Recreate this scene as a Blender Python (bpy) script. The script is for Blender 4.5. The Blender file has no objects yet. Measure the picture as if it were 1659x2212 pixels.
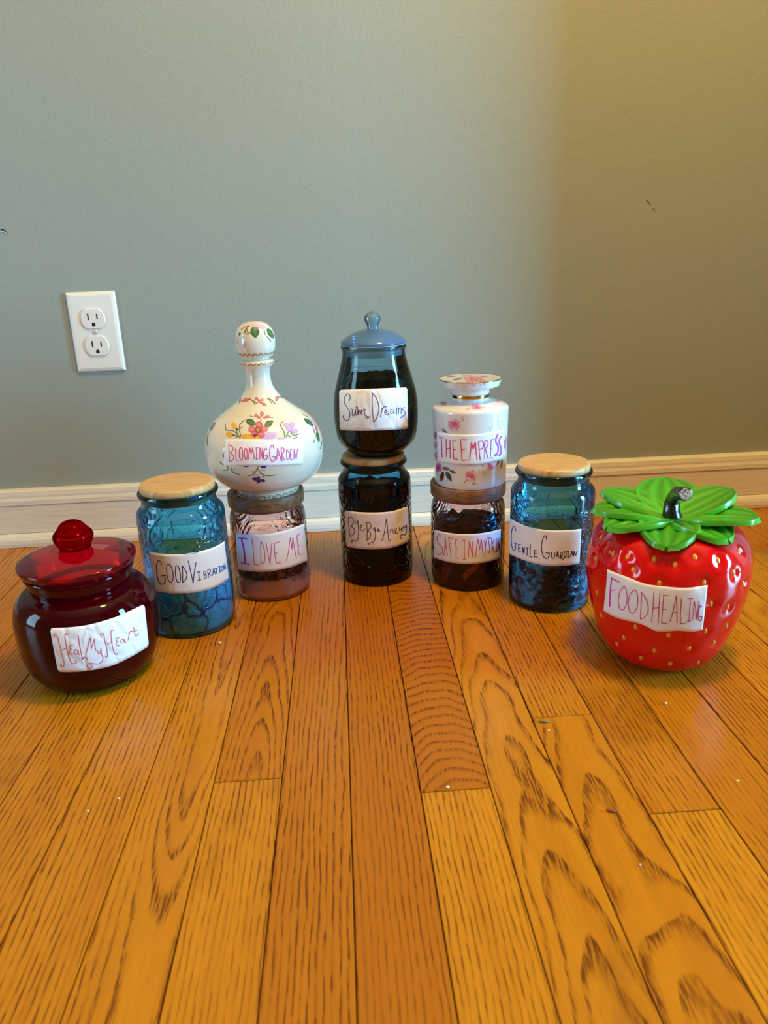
import bpy, bmesh, math, random
import numpy as np
from mathutils import Matrix, Vector, noise as mnoise
random.seed(7)
S = bpy.context.scene
COL = S.collection
PI = math.pi

# ------------------------------------------------------------------ camera
F, YAW, PITCH, ROLL = 1594.3, 0.0514, 0.3284, -0.0361          # focal length in px of a 1659 x 2212 frame
CAM = np.array([0.0, -1.1415, 0.4102])
_cy, _sy, _cp, _sp, _cr, _sr = (math.cos(YAW), math.sin(YAW), math.cos(PITCH), math.sin(PITCH), math.cos(ROLL), math.sin(ROLL))
FW = np.array([_sy*_cp, _cy*_cp, -_sp]); _r = np.array([_cy, -_sy, 0.0]); _u = np.cross(_r, FW)
RT = _cr*_r + _sr*_u; UP = -_sr*_r + _cr*_u
cd = bpy.data.cameras.new('camera'); cam = bpy.data.objects.new('camera', cd); COL.objects.link(cam)
cam.matrix_world = Matrix(((RT[0], UP[0], -FW[0], CAM[0]), (RT[1], UP[1], -FW[1], CAM[1]), (RT[2], UP[2], -FW[2], CAM[2]), (0, 0, 0, 1)))
cd.sensor_fit = 'HORIZONTAL'; cd.sensor_width = 36; cd.lens = F/1659*36
cd.clip_start = .02; cd.dof.use_dof = True; cd.dof.focus_distance = .93; cd.dof.aperture_fstop = 14
S.camera = cam

# ------------------------------------------------------------------ light
W = bpy.data.worlds.new('world'); S.world = W; W.use_nodes = True
W.node_tree.nodes['Background'].inputs[0].default_value = (.62, .74, 1, 1)
W.node_tree.nodes['Background'].inputs[1].default_value = .15
S.view_settings.view_transform = 'Standard'; S.view_settings.look = 'None'
S.view_settings.exposure = 0.28; S.view_settings.gamma = 1; S.view_settings.use_curve_mapping = False

def area(name, loc, target, sx, sy, power, color):
    l = bpy.data.lights.new(name, 'AREA'); l.shape = 'RECTANGLE'; l.size = sx; l.size_y = sy; l.energy = power; l.color = color
    o = bpy.data.objects.new(name, l); COL.objects.link(o); o.location = loc
    o.rotation_euler = (Vector(target)-Vector(loc)).to_track_quat('-Z', 'Y').to_euler(); return o
RW = (2.30, -1.02, .56)      # window in the right hand wall
LW = (-1.58, -0.80, .50)     # window in the left hand wall
area('window_light_right', (RW[0]-.04, RW[1], RW[2]), (0, RW[1], RW[2]), .42, .95, 96, (.20, .64, 1.0))
area('window_light_left', (LW[0]+.04, LW[1], LW[2]), (1, LW[1], LW[2]), .42, .85, 11, (.38, .74, 1.0))
l = bpy.data.lights.new('ceiling_bulb', 'POINT'); l.energy = 54; l.color = (1.0, .62, .15); l.shadow_soft_size = .11
o = bpy.data.objects.new('ceiling_bulb', l); COL.objects.link(o); o.location = (.38, -.64, 1.60)

# ------------------------------------------------------------------ helpers
def ray(px, py):
    d = FW + (px-829.5)/F*RT - (py-1106)/F*UP
    return d/np.linalg.norm(d)
def on_floor(px, py, z=0.0):
    d = ray(px, py); return CAM + (z-CAM[2])/d[2]*d
def on_wall(px, py, y=0.0):
    d = ray(px, py); return CAM + (y-CAM[1])/d[1]*d

def lin(c):
    return tuple((v/255/12.92 if v/255 <= .04045 else ((v/255+.055)/1.055)**2.4) for v in c[:3]) + (1.0,)

def mat(name):
    m = bpy.data.materials.new(name); m.use_nodes = True; nt = m.node_tree; nt.nodes.clear()
    out = nt.nodes.new('ShaderNodeOutputMaterial')
    return m, nt, out
def nd(nt, t, props=None, **ins):
    n = nt.nodes.new('ShaderNode'+t)
    for k, v in (props or {}).items(): setattr(n, k, v)
    for k, v in ins.items():
        key = int(k[1:]) if k[0] == '_' and k[1:].isdigit() else k.replace('_', ' ')
        s = n.inputs[key]
        if hasattr(v, 'is_output'): nt.links.new(v, s)
        else: s.default_value = v
    return n
def mth(nt, op, a, b=0.0, c=0.0):
    n = nd(nt, 'Math', {'operation': op}, _0=a, _1=b, _2=c); return n.outputs[0]
def mixc(nt, f, a, b, mode='MIX'):
    n = nd(nt, 'Mix', {'data_type': 'RGBA', 'blend_type': mode}, _0=f, _6=a, _7=b); return n.outputs[2]
def ramp(nt, f, stops, interp='LINEAR'):
    n = nd(nt, 'ValToRGB', None, Fac=f); cr = n.color_ramp; cr.interpolation = interp
    while len(cr.elements) < len(stops): cr.elements.new(.5)
    for e, (p, c) in zip(cr.elements, stops): e.position = p; e.color = c if len(c) == 4 else (*c, 1)
    return n.outputs[0]
def smooth(nt, x, a, b):
    n = nd(nt, 'MapRange', {'interpolation_type': 'SMOOTHSTEP'}, Value=x, From_Min=a, From_Max=b); return n.outputs[0]
def principled(nt, out, **k):
    p = nd(nt, 'BsdfPrincipled', None, **k); nt.links.new(p.outputs[0], out.inputs[0]); return p
def bump(nt, h, strength=.3, dist=.001):
    return nd(nt, 'Bump', None, Strength=strength, Distance=dist, Height=h).outputs[0]
def plain(name, col, rough=.4, spec=.5, **k):
    m, nt, out = mat(name); principled(nt, out, Base_Color=lin(col), Roughness=rough, Specular_IOR_Level=spec, **k); return m

def link(name, me, m, parent=None, smooth_=False):
    o = bpy.data.objects.new(name, me); COL.objects.link(o)
    if m: me.materials.append(m)
    if parent: o.parent = parent
    if smooth_:
        for p in me.polygons: p.use_smooth = True
    return o
def pydata(name, v, f, m, parent=None, smooth_=False):
    me = bpy.data.meshes.new(name); me.from_pydata([tuple(map(float, a)) for a in v], [], f); me.update()
    return link(name, me, m, parent, smooth_)
def tag(o, label=None, cat=None, group=None, kind=None):
    for k, v in (('label', label), ('category', cat), ('group', group), ('kind', kind)):
        if v: o[k] = v
    return o
def thing(name, loc, label, cat, group=None):
    o = bpy.data.objects.new(name, None); o.empty_display_size = .02; COL.objects.link(o); o.location = loc
    return tag(o, label, cat, group)
def box(name, x0, x1, y0, y1, z0, z1, m, parent=None, bev=0.0, seg=2):
    bm = bmesh.new(); bmesh.ops.create_cube(bm, size=1)
    for v in bm.verts:
        v.co = Vector(((x0+x1)/2+v.co.x*(x1-x0), (y0+y1)/2+v.co.y*(y1-y0), (z0+z1)/2+v.co.z*(z1-z0)))
    if bev: bmesh.ops.bevel(bm, geom=bm.edges[:], offset=bev, segments=seg, affect='EDGES', profile=.5)
    me = bpy.data.meshes.new(name); bm.to_mesh(me); bm.free()
    return link(name, me, m, parent)

def spline(pts, n=8, closed=False):
    """Catmull-Rom through points (centripetal-free, fine for dense points)."""
    P = np.asarray(pts, float)
    if len(P) < 3 and not closed:
        t = np.linspace(0, 1, n+1)[:, None]; return P[0]*(1-t)+P[-1]*t
    out = []
    N = len(P); rng = range(N) if closed else range(N-1)
    for i in rng:
        p0 = P[(i-1) % N] if closed or i > 0 else 2*P[0]-P[1]
        p1 = P[i]; p2 = P[(i+1) % N]
        p3 = P[(i+2) % N] if closed or i+2 < N else 2*P[-1]-P[-2]
        for t in np.arange(n)/n:
            out.append(.5*((2*p1)+(-p0+p2)*t+(2*p0-5*p1+4*p2-p3)*t*t+(-p0+3*p1-3*p2+p3)*t**3))
    out.append(P[0] if closed else P[-1])
    return np.array(out)
def resample(P, step):
    P = np.asarray(P, float); d = np.r_[0, np.cumsum(np.linalg.norm(np.diff(P, axis=0), axis=1))]
    n = max(2, int(d[-1]/step)+1); t = np.linspace(0, d[-1], n)
    return np.stack([np.interp(t, d, P[:, k]) for k in range(P.shape[1])], -1)

def profile(*segs):
    """segs: lists of (r, z); a list is smoothed on its own, so joints between lists stay sharp."""
    out = []
    for s in segs:
        q = spline(s, 6) if len(s) > 2 else np.array(s, float)
        if out and np.allclose(out[-1], q[0], atol=1e-6): q = q[1:]
        out += [tuple(a) for a in q]
    a = np.array(out); a[:, 0] = np.maximum(a[:, 0], 0); return a
def lathe(name, prof, base, m, parent, seg=128, disp=None):
    """revolve (r, z world) about the parent's axis; base = (X, Y, Zbase) of the parent."""
    n = len(prof); th = np.linspace(0, 2*PI, seg, endpoint=False)
    V = []; Fc = []
    for r, z in prof:
        for a in th:
            rr = r + (disp(a, z, r) if disp else 0)
            V.append((rr*math.cos(a), rr*math.sin(a), z-base[2]))
    for i in range(n-1):
        for j in range(seg):
            k = (j+1) % seg; Fc.append((i*seg+j, i*seg+k, (i+1)*seg+k, (i+1)*seg+j))
    me = bpy.data.meshes.new(name); me.from_pydata(V, [], Fc)
    uv = me.uv_layers.new(name='UVMap'); R = max(p[0] for p in prof)
    s = np.r_[0, np.cumsum(np.linalg.norm(np.diff(prof, axis=0), axis=1))]
    U = np.zeros((len(Fc)*4, 2)); q = 0
    for i in range(n-1):
        for j in range(seg):
            a0, a1 = th[j]*R, (th[j]+2*PI/seg)*R
            U[q:q+4] = ((a0, s[i]), (a1, s[i]), (a1, s[i+1]), (a0, s[i+1])); q += 4
    uv.data.foreach_set('uv', U.ravel())
    bm = bmesh.new(); bm.from_mesh(me); bmesh.ops.remove_doubles(bm, verts=bm.verts, dist=1e-6)
    bmesh.ops.recalc_face_normals(bm, faces=bm.faces); bm.to_mesh(me); bm.free()
    o = link(name, me, m, parent, True)
    return o

class Surf:
    """a revolved surface a photo pixel can be laid on: ray meets cone frusta of the profile."""
    def __init__(s, base, prof, disp=None):
        s.X, s.Y, s.B = base[0], base[1], np.array(base, float); p = np.asarray(prof, float)
        s.r0, s.z0, s.r1, s.z1 = p[:-1, 0], p[:-1, 1], p[1:, 0], p[1:, 1]
        s.disp = disp
    def hit(s, px, py):
        d = ray(px, py); ox, oy, oz = CAM[0]-s.X, CAM[1]-s.Y, CAM[2]
        dz = s.z1-s.z0; flat = np.abs(dz) < 1e-9; k = (s.r1-s.r0)/np.where(flat, 1, dz)
        A = s.r0+k*(oz-s.z0); B = k*d[2]
        a = d[0]**2+d[1]**2-B*B; b = 2*(ox*d[0]+oy*d[1]-A*B); c = ox*ox+oy*oy-A*A
        D = b*b-4*a*c; best = 1e9; bi = -1
        with np.errstate(all='ignore'):
            for sg in (-1, 1):
                t = (-b+sg*np.sqrt(D))/(2*a); z = oz+t*d[2]
                lo, hi = np.minimum(s.z0, s.z1)-1e-9, np.maximum(s.z0, s.z1)+1e-9
                ok = (~flat) & (D >= 0) & (t > 0) & (z >= lo) & (z <= hi) & (A+B*t >= -1e-9)
                if ok.any():
                    tt = np.where(ok, t, 1e9); i = int(tt.argmin())
                    if tt[i] < best: best, bi = tt[i], i
            t = (s.z0-oz)/d[2]; rr = np.hypot(ox+t*d[0], oy+t*d[1])
            ok = flat & (t > 0) & (rr >= np.minimum(s.r0, s.r1)) & (rr <= np.maximum(s.r0, s.r1))
            if ok.any():
                tt = np.where(ok, t, 1e9); i = int(tt.argmin())
                if tt[i] < best: best, bi = tt[i], i
        if bi < 0: return None
        P = CAM+best*d; th = math.atan2(P[1]-s.Y, P[0]-s.X)
        tr, tz = s.r1[bi]-s.r0[bi], s.z1[bi]-s.z0[bi]; L = math.hypot(tr, tz) or 1
        nr, nz = tz/L, -tr/L
        nrm = np.array([nr*math.cos(th), nr*math.sin(th), nz])
        if nrm @ d > 0: nrm = -nrm
        if s.disp: P = P+np.array([math.cos(th), math.sin(th), 0])*s.disp(th, P[2], 0)
        return P, nrm
    def lay(s, px, py, off):
        h = s.hit(px, py)
        return None if h is None else h[0]+h[1]*off-s.B
    def ang(s, th, z, off=0.0):
        i = [k for k in range(len(s.z0)) if min(s.z0[k], s.z1[k]) <= z <= max(s.z0[k], s.z1[k]) and abs(s.z1[k]-s.z0[k]) > 1e-9]
        r = max(s.r0[k]+(s.r1[k]-s.r0[k])*(z-s.z0[k])/(s.z1[k]-s.z0[k]) for k in i)+off
        return np.array([r*math.cos(th), r*math.sin(th), z-s.B[2]])

class Crop:
    """coordinates read off an enlarged crop of the photo"""
    def __init__(s, sc, ox, oy): s.sc, s.ox, s.oy = sc, ox, oy
    def __call__(s, p): return np.array([s.ox+p[0]/s.sc, s.oy+p[1]/s.sc])
    def many(s, P): return np.array([s(p) for p in P])

class Decal:
    """coloured flat shapes laid on a surface, one mesh"""
    def __init__(s, surf, crop): s.surf, s.crop, s.V, s.F, s.C, s.lay = surf, crop, [], [], [], 0
    def _add(s, pts, faces, col):
        if any(p is None for p in pts): return
        b = len(s.V); s.V += pts; s.C += [col if not callable(col) else col(i) for i in range(len(pts))]
        s.F += [tuple(b+i for i in f) for f in faces]
    def stroke(s, pts, w, col, off=.0003, smooth_=True, ridge=0.0, step=1.3, taper=0.0):
        P = s.crop.many(pts); P = spline(P, 6) if smooth_ and len(P) > 2 else P
        P = resample(P, step); T = np.gradient(P, axis=0); T /= np.linalg.norm(T, axis=1)[:, None]+1e-9
        Nn = np.stack([-T[:, 1], T[:, 0]], -1); n = len(P); ww = np.full(n, w/2.0)
        if taper: ww *= 1-taper*np.linspace(0, 1, n)
        prev = None; s.lay += 1; o_ = off+s.lay*2e-6
        for i in range(n):
            cc = col(P[i]) if callable(col) else col
            a = s.surf.lay(*(P[i]+Nn[i]*ww[i]), o_); b = s.surf.lay(*(P[i]-Nn[i]*ww[i]), o_)
            m_ = s.surf.lay(*P[i], o_+ridge)
            if a is None or b is None or m_ is None: prev = None; continue
            k = len(s.V); s.V += [a, m_, b]; s.C += [cc]*3
            if prev is not None:
                s.F += [(prev, k, k+1, prev+1), (prev+1, k+1, k+2, prev+2)]
            prev = k
    def blob(s, cx, cy, rx, ry, rot, col, edge=None, off=.0002, wob=.08, n=18):
        s.lay += 1; o_ = off+s.lay*4e-6; c, sn = math.cos(math.radians(rot)), math.sin(math.radians(rot)); ph = random.random()*6
        pts = [s.surf.lay(*s.crop((cx, cy)), o_)]; cols = [col]; edge = edge or col
        for q, f in enumerate((.55, 1.0)):
            for i in range(n):
                a = 2*PI*i/n; k = f*(1+wob*math.sin(3*a+ph)*f); x, y = rx*k*math.cos(a), ry*k*math.sin(a)
                pts.append(s.surf.lay(*s.crop((cx+x*c-y*sn, cy+x*sn+y*c)), o_)); cols.append(col if q == 0 else edge)
        fc = [(0, 1+i, 1+(i+1) % n) for i in range(n)]+[(1+i, 1+n+i, 1+n+(i+1) % n, 1+(i+1) % n) for i in range(n)]
        s._add(pts, fc, lambda i: cols[i])
    def leaf(s, cx, cy, L, w, rot, c0, c1, off=.0002):
        s.lay += 1; o_ = off+s.lay*4e-6; c, sn = math.cos(math.radians(rot)), math.sin(math.radians(rot)); n = 10
        pts = []; cols = []
        for i in range(n+1):
            t = i/n; x = (t-.5)*L; h = w*math.sin(PI*min(1, t*.92+.06))**.8*(1-.25*t)
            for y, cc in ((-h/2, c0), (0, c1), (h/2, c0)):
                pts.append(s.surf.lay(*s.crop((cx+x*c-y*sn, cy+x*sn+y*c)), o_)); cols.append(cc)
        fc = []
        for i in range(n):
            for j in (0, 1): fc.append((3*i+j, 3*i+3+j, 3*i+4+j, 3*i+1+j))
        s._add(pts, fc, lambda i: cols[i])
    def build(s, name, m, parent):
        me = bpy.data.meshes.new(name); me.from_pydata([tuple(map(float, v)) for v in s.V], [], s.F)
        ca = me.color_attributes.new('tint', 'FLOAT_COLOR', 'POINT')
        ca.data.foreach_set('color', np.array([c if len(c) == 4 else (*c, 1) for c in s.C], float).ravel())
        return link(name, me, m, parent, True)

# ------------------------------------------------------------------ materials
def m_tint(name, rough=.6, spec=.3, coat=0.0):
    m, nt, out = mat(name); a = nd(nt, 'Attribute', {'attribute_name': 'tint'})
    principled(nt, out, Base_Color=a.outputs['Color'], Roughness=rough, Specular_IOR_Level=spec, Coat_Weight=coat, Coat_Roughness=.05); return m
INK = m_tint('ink', .7, .2)
GLAZE_PAINT = m_tint('glaze_paint', .25, .5, .6)

def m_wall():
    m, nt, out = mat('wall_paint'); tc = nd(nt, 'TexCoord').outputs['Object']
    n1 = nd(nt, 'TexNoise', None, Vector=tc, Scale=230.0, Detail=3.0).outputs['Fac']
    n2 = nd(nt, 'TexNoise', None, Vector=tc, Scale=4.0, Detail=3.0).outputs['Fac']
    n3 = nd(nt, 'TexNoise', None, Vector=tc, Scale=60.0, Detail=2.0).outputs['Fac']
    c = mixc(nt, n2, (.300, .335, .300, 1), (.325, .355, .318, 1))
    h = mth(nt, 'ADD', n1, mth(nt, 'MULTIPLY', n3, 1.2))
    principled(nt, out, Base_Color=c, Roughness=.6, Specular_IOR_Level=.2, Normal=bump(nt, h, .30, .0012)); return m
def m_trim():
    m, nt, out = mat('trim_paint'); tc = nd(nt, 'TexCoord').outputs['Object']
    mp = nd(nt, 'Mapping', None, Vector=tc, Scale=(6, 80, 80)).outputs[0]
    n1 = nd(nt, 'TexNoise', None, Vector=mp, Scale=3.0, Detail=6.0, Roughness=.65).outputs['Fac']
    n2 = nd(nt, 'TexNoise', None, Vector=tc, Scale=90.0, Detail=4.0, Roughness=.7).outputs['Fac']
    c = mixc(nt, smooth(nt, n1, .35, .75), (.80, .765, .70, 1), (.70, .65, .56, 1))
    c = mixc(nt, mth(nt, 'MULTIPLY', smooth(nt, n2, .66, .78), .7), c, (.40, .27, .13, 1))
    principled(nt, out, Base_Color=c, Roughness=.38, Normal=bump(nt, n1, .25, .002)); return m
def m_oak():
    m, nt, out = mat('oak_plank'); tc = nd(nt, 'TexCoord').outputs['Object']
    def at(n): return nd(nt, 'Attribute', {'attribute_type': 'OBJECT', 'attribute_name': n}).outputs['Fac']
    seed, gu, gd, gk, tone = at('seed'), at('grain_u'), at('grain_d'), at('grain_k'), at('tone')
    off = nd(nt, 'CombineXYZ', None, X=mth(nt, 'MULTIPLY', seed, 13.7), Y=mth(nt, 'MULTIPLY', seed, 7.3), Z=mth(nt, 'MULTIPLY', seed, 3.1)).outputs[0]
    v = nd(nt, 'VectorMath', {'operation': 'ADD'}, _0=tc, _1=off).outputs[0]
    sx = nd(nt, 'SeparateXYZ', None, Vector=tc)
    def noise(sc, scale=1.0, detail=3.0, rough=.5):
        mp = nd(nt, 'Mapping', None, Vector=v, Scale=sc).outputs[0]
        return nd(nt, 'TexNoise', None, Vector=mp, Scale=scale, Detail=detail, Roughness=rough).outputs['Fac']
    low = noise((14, 5, 1), 1, 2); mid = noise((60, 14, 1), 1, 3)
    d = mth(nt, 'ADD', gd, mth(nt, 'MULTIPLY', gk, sx.outputs['Y']))
    d = mth(nt, 'ADD', d, mth(nt, 'MULTIPLY', mth(nt, 'SUBTRACT', low, .5), .022))
    x = mth(nt, 'SUBTRACT', sx.outputs['X'], gu)
    x = mth(nt, 'ADD', x, mth(nt, 'MULTIPLY', mth(nt, 'SUBTRACT', mid, .5), .007))
    r = mth(nt, 'SQRT', mth(nt, 'ADD', mth(nt, 'MULTIPLY', x, x), mth(nt, 'MULTIPLY', d, d)))
    ph = mth(nt, 'FRACT', mth(nt, 'MULTIPLY', r, 215.0))
    ring = mth(nt, 'MULTIPLY', smooth(nt, ph, .50, .88), mth(nt, 'SUBTRACT', 1.0, smooth(nt, ph, .92, 1.0)))
    dash = smooth(nt, noise((700, 55, 1), 1, 2), .44, .56)
    fine = noise((1500, 26, 1), 1, 3, .6)
    strong = smooth(nt, noise((22, 3, 1), 1, 2), .30, .62)
    mask = mth(nt, 'MULTIPLY', mth(nt, 'MULTIPLY', ring, mth(nt, 'ADD', .22, mth(nt, 'MULTIPLY', dash, .78))), mth(nt, 'ADD', .55, mth(nt, 'MULTIPLY', strong, .45)))
    light = mixc(nt, tone, (.43, .125, .003, 1), (.66, .275, .010, 1))
    light = mixc(nt, mth(nt, 'MULTIPLY', smooth(nt, noise((40, 4, 1), 1, 3), .3, .75), .45), light, (.40, .120, .004, 1))
    light = mixc(nt, mth(nt, 'MULTIPLY', smooth(nt, fine, .35, .75), .40), light, (.34, .095, .003, 1))
    c = mixc(nt, mth(nt, 'MULTIPLY', mask, .95), light, (.115, .022, .001, 1))
    stain = smooth(nt, noise((9, 5, 1), 1, 4, .6), .60, .72)
    c = mixc(nt, mth(nt, 'MULTIPLY', stain, .35), c, (.16, .046, .002, 1))
    h = mth(nt, 'SUBTRACT', mth(nt, 'MULTIPLY', fine, .3), mask)
    rg = mth(nt, 'ADD', .20, mth(nt, 'MULTIPLY', noise((30, 12, 1), 1, 4), .16))
    principled(nt, out, Base_Color=c, Roughness=rg, Specular_IOR_Level=.3, Normal=bump(nt, h, .2, .0006)); return m
def m_wood(name, c0, c1, sc=(60, 500, 60), rough=.45, axis=0):
    m, nt, out = mat(name); tc = nd(nt, 'TexCoord').outputs['Object']
    mp = nd(nt, 'Mapping', None, Vector=tc, Scale=sc, Rotation=(0, 0, .6)).outputs[0]
    n1 = nd(nt, 'TexNoise', None, Vector=mp, Scale=1.0, Detail=5.0, Roughness=.6, Distortion=.6).outputs['Fac']
    c = ramp(nt, n1, [(.3, c1), (.62, c0)])
    principled(nt, out, Base_Color=c, Roughness=rough, Normal=bump(nt, n1, .15, .0005)); return m
def m_glass(name, tint, dark, emboss=0.0, scale=28.0, rough=.02, body=0.0, bodycol=(1, 1, 1, 1), ior=1.44):
    """coloured jar glass: tinted transmission, darker where the wall is seen on edge, sharp reflections"""
    m, nt, out = mat(name); uv = nd(nt, 'UVMap').outputs[0]
    kw = {}
    if emboss:
        v = nd(nt, 'TexVoronoi', {'feature': 'F1'}, Vector=uv, Scale=scale, Randomness=.8).outputs['Distance']
        wv = mth(nt, 'SINE', mth(nt, 'MULTIPLY', v, 34.0))
        v2 = nd(nt, 'TexVoronoi', {'feature': 'DISTANCE_TO_EDGE'}, Vector=uv, Scale=scale, Randomness=.8).outputs['Distance']
        n = nd(nt, 'TexNoise', None, Vector=uv, Scale=340.0, Detail=2.0).outputs['Fac']
        h = mth(nt, 'ADD', mth(nt, 'MULTIPLY', wv, .45), mth(nt, 'ADD', smooth(nt, v2, .02, .10), mth(nt, 'MULTIPLY', n, 1.3)))
        sep = nd(nt, 'SeparateXYZ', None, Vector=nd(nt, 'TexCoord').outputs['Object']).outputs['Z']
        zone = mth(nt, 'MULTIPLY', smooth(nt, sep, .006, .02), mth(nt, 'SUBTRACT', 1.0, smooth(nt, sep, emboss-.006, emboss+.002)))
        h = mth(nt, 'MULTIPLY', h, zone)
        kw['Normal'] = bump(nt, h, .55, .0016)
    lw = nd(nt, 'LayerWeight', None, Blend=.35, **kw).outputs['Facing']
    col = mixc(nt, smooth(nt, lw, .50, 1.0), tint, dark)
    tr = nd(nt, 'BsdfTransparent', None, Color=col)
    base = tr.outputs[0]
    if body:
        df = nd(nt, 'BsdfDiffuse', None, Color=bodycol)
        base = nd(nt, 'MixShader', None, _0=body, _1=base, _2=df.outputs[0]).outputs[0]
    gl = nd(nt, 'BsdfGlossy', None, Color=(1, 1, 1, 1), Roughness=rough, **kw)
    fr = nd(nt, 'Fresnel', None, IOR=ior, **kw).outputs[0]
    mx = nd(nt, 'MixShader', None, _0=fr, _1=base, _2=gl.outputs[0])
    nt.links.new(mx.outputs[0], out.inputs[0]); return m
def m_paper(name, col, wr=.5):
    m, nt, out = mat(name); tc = nd(nt, 'TexCoord').outputs['Object']
    v = nd(nt, 'TexVoronoi', {'feature': 'DISTANCE_TO_EDGE'}, Vector=nd(nt, 'Mapping', None, Vector=tc, Scale=(1, 1, .55), Rotation=(.3, .5, .2)).outputs[0], Scale=62.0).outputs['Distance']
    n = nd(nt, 'TexNoise', None, Vector=tc, Scale=45.0, Detail=3.0).outputs['Fac']
    h = mth(nt, 'ADD', mth(nt, 'MULTIPLY', smooth(nt, v, .0, .22), wr), mth(nt, 'MULTIPLY', n, .8))
    principled(nt, out, Base_Color=lin(col), Roughness=.55, Specular_IOR_Level=.3, Normal=bump(nt, h, .55, .0012)); return m
def m_contents(name, stops, scale=120.0, edge=None, rough=.6, stretch=(1, 1, 1), sss=0.0):
    m, nt, out = mat(name); tc = nd(nt, 'TexCoord').outputs['Object']
    tc = nd(nt, 'Mapping', None, Vector=tc, Scale=stretch).outputs[0]
    n = nd(nt, 'TexNoise', None, Vector=tc, Scale=scale, Detail=5.0, Roughness=.65, Distortion=.8).outputs['Fac']
    c = ramp(nt, n, stops)
    if edge:
        wv = nd(nt, 'TexNoise', None, Vector=tc, Scale=60.0, Detail=2.0).outputs['Color']
        vv = nd(nt, 'VectorMath', {'operation': 'MULTIPLY_ADD'}, _0=wv, _1=(.02, .02, .02), _2=tc).outputs[0]
        v = nd(nt, 'TexVoronoi', {'feature': 'DISTANCE_TO_EDGE'}, Vector=vv, Scale=edge[0]).outputs['Distance']
        c = mixc(nt, mth(nt, 'SUBTRACT', 1.0, smooth(nt, v, 0.0, .06)), c, edge[1])
    principled(nt, out, Base_Color=c, Roughness=rough, Specular_IOR_Level=.12, Subsurface_Weight=sss, Subsurface_Radius=(1.0, .9, .8), Subsurface_Scale=.03, Normal=bump(nt, n, .6 if not sss else .2, .002)); return m
def m_ceramic(name, c, crackle=True):
    m, nt, out = mat(name); tc = nd(nt, 'TexCoord').outputs['Object']
    n = nd(nt, 'TexNoise', None, Vector=tc, Scale=18.0, Detail=3.0).outputs['Fac']
    col = mixc(nt, n, lin(c), lin(tuple(v*.96 for v in c)))
    principled(nt, out, Base_Color=col, Roughness=.16, Specular_IOR_Level=.55, Coat_Weight=.5, Coat_Roughness=.06); return m

WALL, TRIM, OAK = m_wall(), m_trim(), m_oak()
DARK = plain('dark_gap', (30, 16, 8), .9)
PAPER = m_paper('paper_slip', (244, 240, 244), .15)
PAPER_W = m_paper('paper_sticker', (240, 236, 240), 1.0)
LIGHTWOOD = m_wood('light_wood', (.70, .44, .19, 1), (.46, .25, .09, 1), (22, 520, 22))
WALNUT = m_wood('walnut', (.30, .145, .060, 1), (.095, .036, .012, 1), (40, 190, 190), .5)
CERAMIC = m_ceramic('cream_ceramic', (234, 223, 204)); PORCELAIN = m_ceramic('white_porcelain', (233, 229, 230))
m_, nt_, out_ = mat('gold_band'); principled(nt_, out_, Base_Color=(.83, .55, .18, 1), Metallic=1.0, Roughness=.14); GOLD = m_
BLUEG = m_glass('blue_glass', (.25, .72, .96, 1), (.02, .20, .42, 1), .138, 30)
BLUEG2 = m_glass('dark_blue_glass', (.23, .62, .82, 1), (.02, .15, .30, 1), .128, 26)
BLUEEMB = m_glass('blue_glass_relief', (.40, .75, .85, 1), (.08, .25, .38, 1))
PINKG = m_glass('pink_glass', (.985, .78, .75, 1), (.74, .36, .33, 1), .100, 30)
PINKEMB = m_glass('pink_glass_relief', (.90, .62, .58, 1), (.45, .20, .16, 1))
SMOKE = m_glass('pale_blue_glass', (.62, .82, .92, 1), (.16, .30, .40, 1), 0, ior=1.38)
SMOKEEMB = m_glass('pale_blue_glass_relief', (.62, .78, .84, 1), (.10, .14, .17, 1))
LIDBLUE = m_glass('frosted_blue_glass', (.35, .55, .85, 1), (.06, .20, .55, 1), 0, rough=.12, body=.42, bodycol=(.16, .34, .70, 1))
REDG = m_glass('ruby_glass', (.80, .010, .03, 1), (.35, .003, .012, 1), 0, rough=.03, body=.07, bodycol=(.36, .001, .024, 1), ior=1.34)
REDLID = m_glass('ruby_lid_glass', (.85, .012, .05, 1), (.45, .004, .02, 1), 0, rough=.04, body=.16, bodycol=(.55, .004, .03, 1))
m_, nt_, out_ = mat('ruby_knob_glass'); g = nd(nt_, 'BsdfGlass', None, Color=(.75, .01, .03, 1), Roughness=.0, IOR=1.48); nt_.links.new(g.outputs[0], out_.inputs[0]); REDKNOB = m_
m_, nt_, out_ = mat('clear_blue_knob_glass'); g = nd(nt_, 'BsdfGlass', None, Color=(.62, .78, .92, 1), Roughness=.02, IOR=1.45); nt_.links.new(g.outputs[0], out_.inputs[0]); BLUEKNOB = m_
GASKET = plain('white_gasket', (225, 228, 232), .5)

# ------------------------------------------------------------------ the room
TAN = plain('tan_paint', (150, 112, 62), .7)
XL, XR, YF, ZC = -1.62, 2.34, -2.9, 2.45
RET_X, RET_Y = .735, -.255                     # unseen short return wall right of the frame, placed to block window light
wb = box('wall_back', XL-.1, RET_X+.1, 0, .1, -.02, ZC, WALL); tag(wb, 'sage grey painted wall', None, None, 'structure')
tag(box('wall_return_occluder', RET_X, RET_X+.12, RET_Y, 0, 0, ZC, WALL), 'short painted return of the wall at the right', None, None, 'structure')
tag(box('wall_alcove', RET_X+.12, XR, RET_Y, RET_Y+.1, -.02, ZC, TAN), 'tan painted wall beyond the corner', None, None, 'structure')
tag(box('wall_left', XL-.1, XL, YF, 0, -.02, ZC, TAN), 'tan painted side wall on the left', None, None, 'structure')
tag(box('wall_right', XR, XR+.1, YF, RET_Y+.1, -.02, ZC, TAN), 'tan painted side wall on the right', None, None, 'structure')
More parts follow.
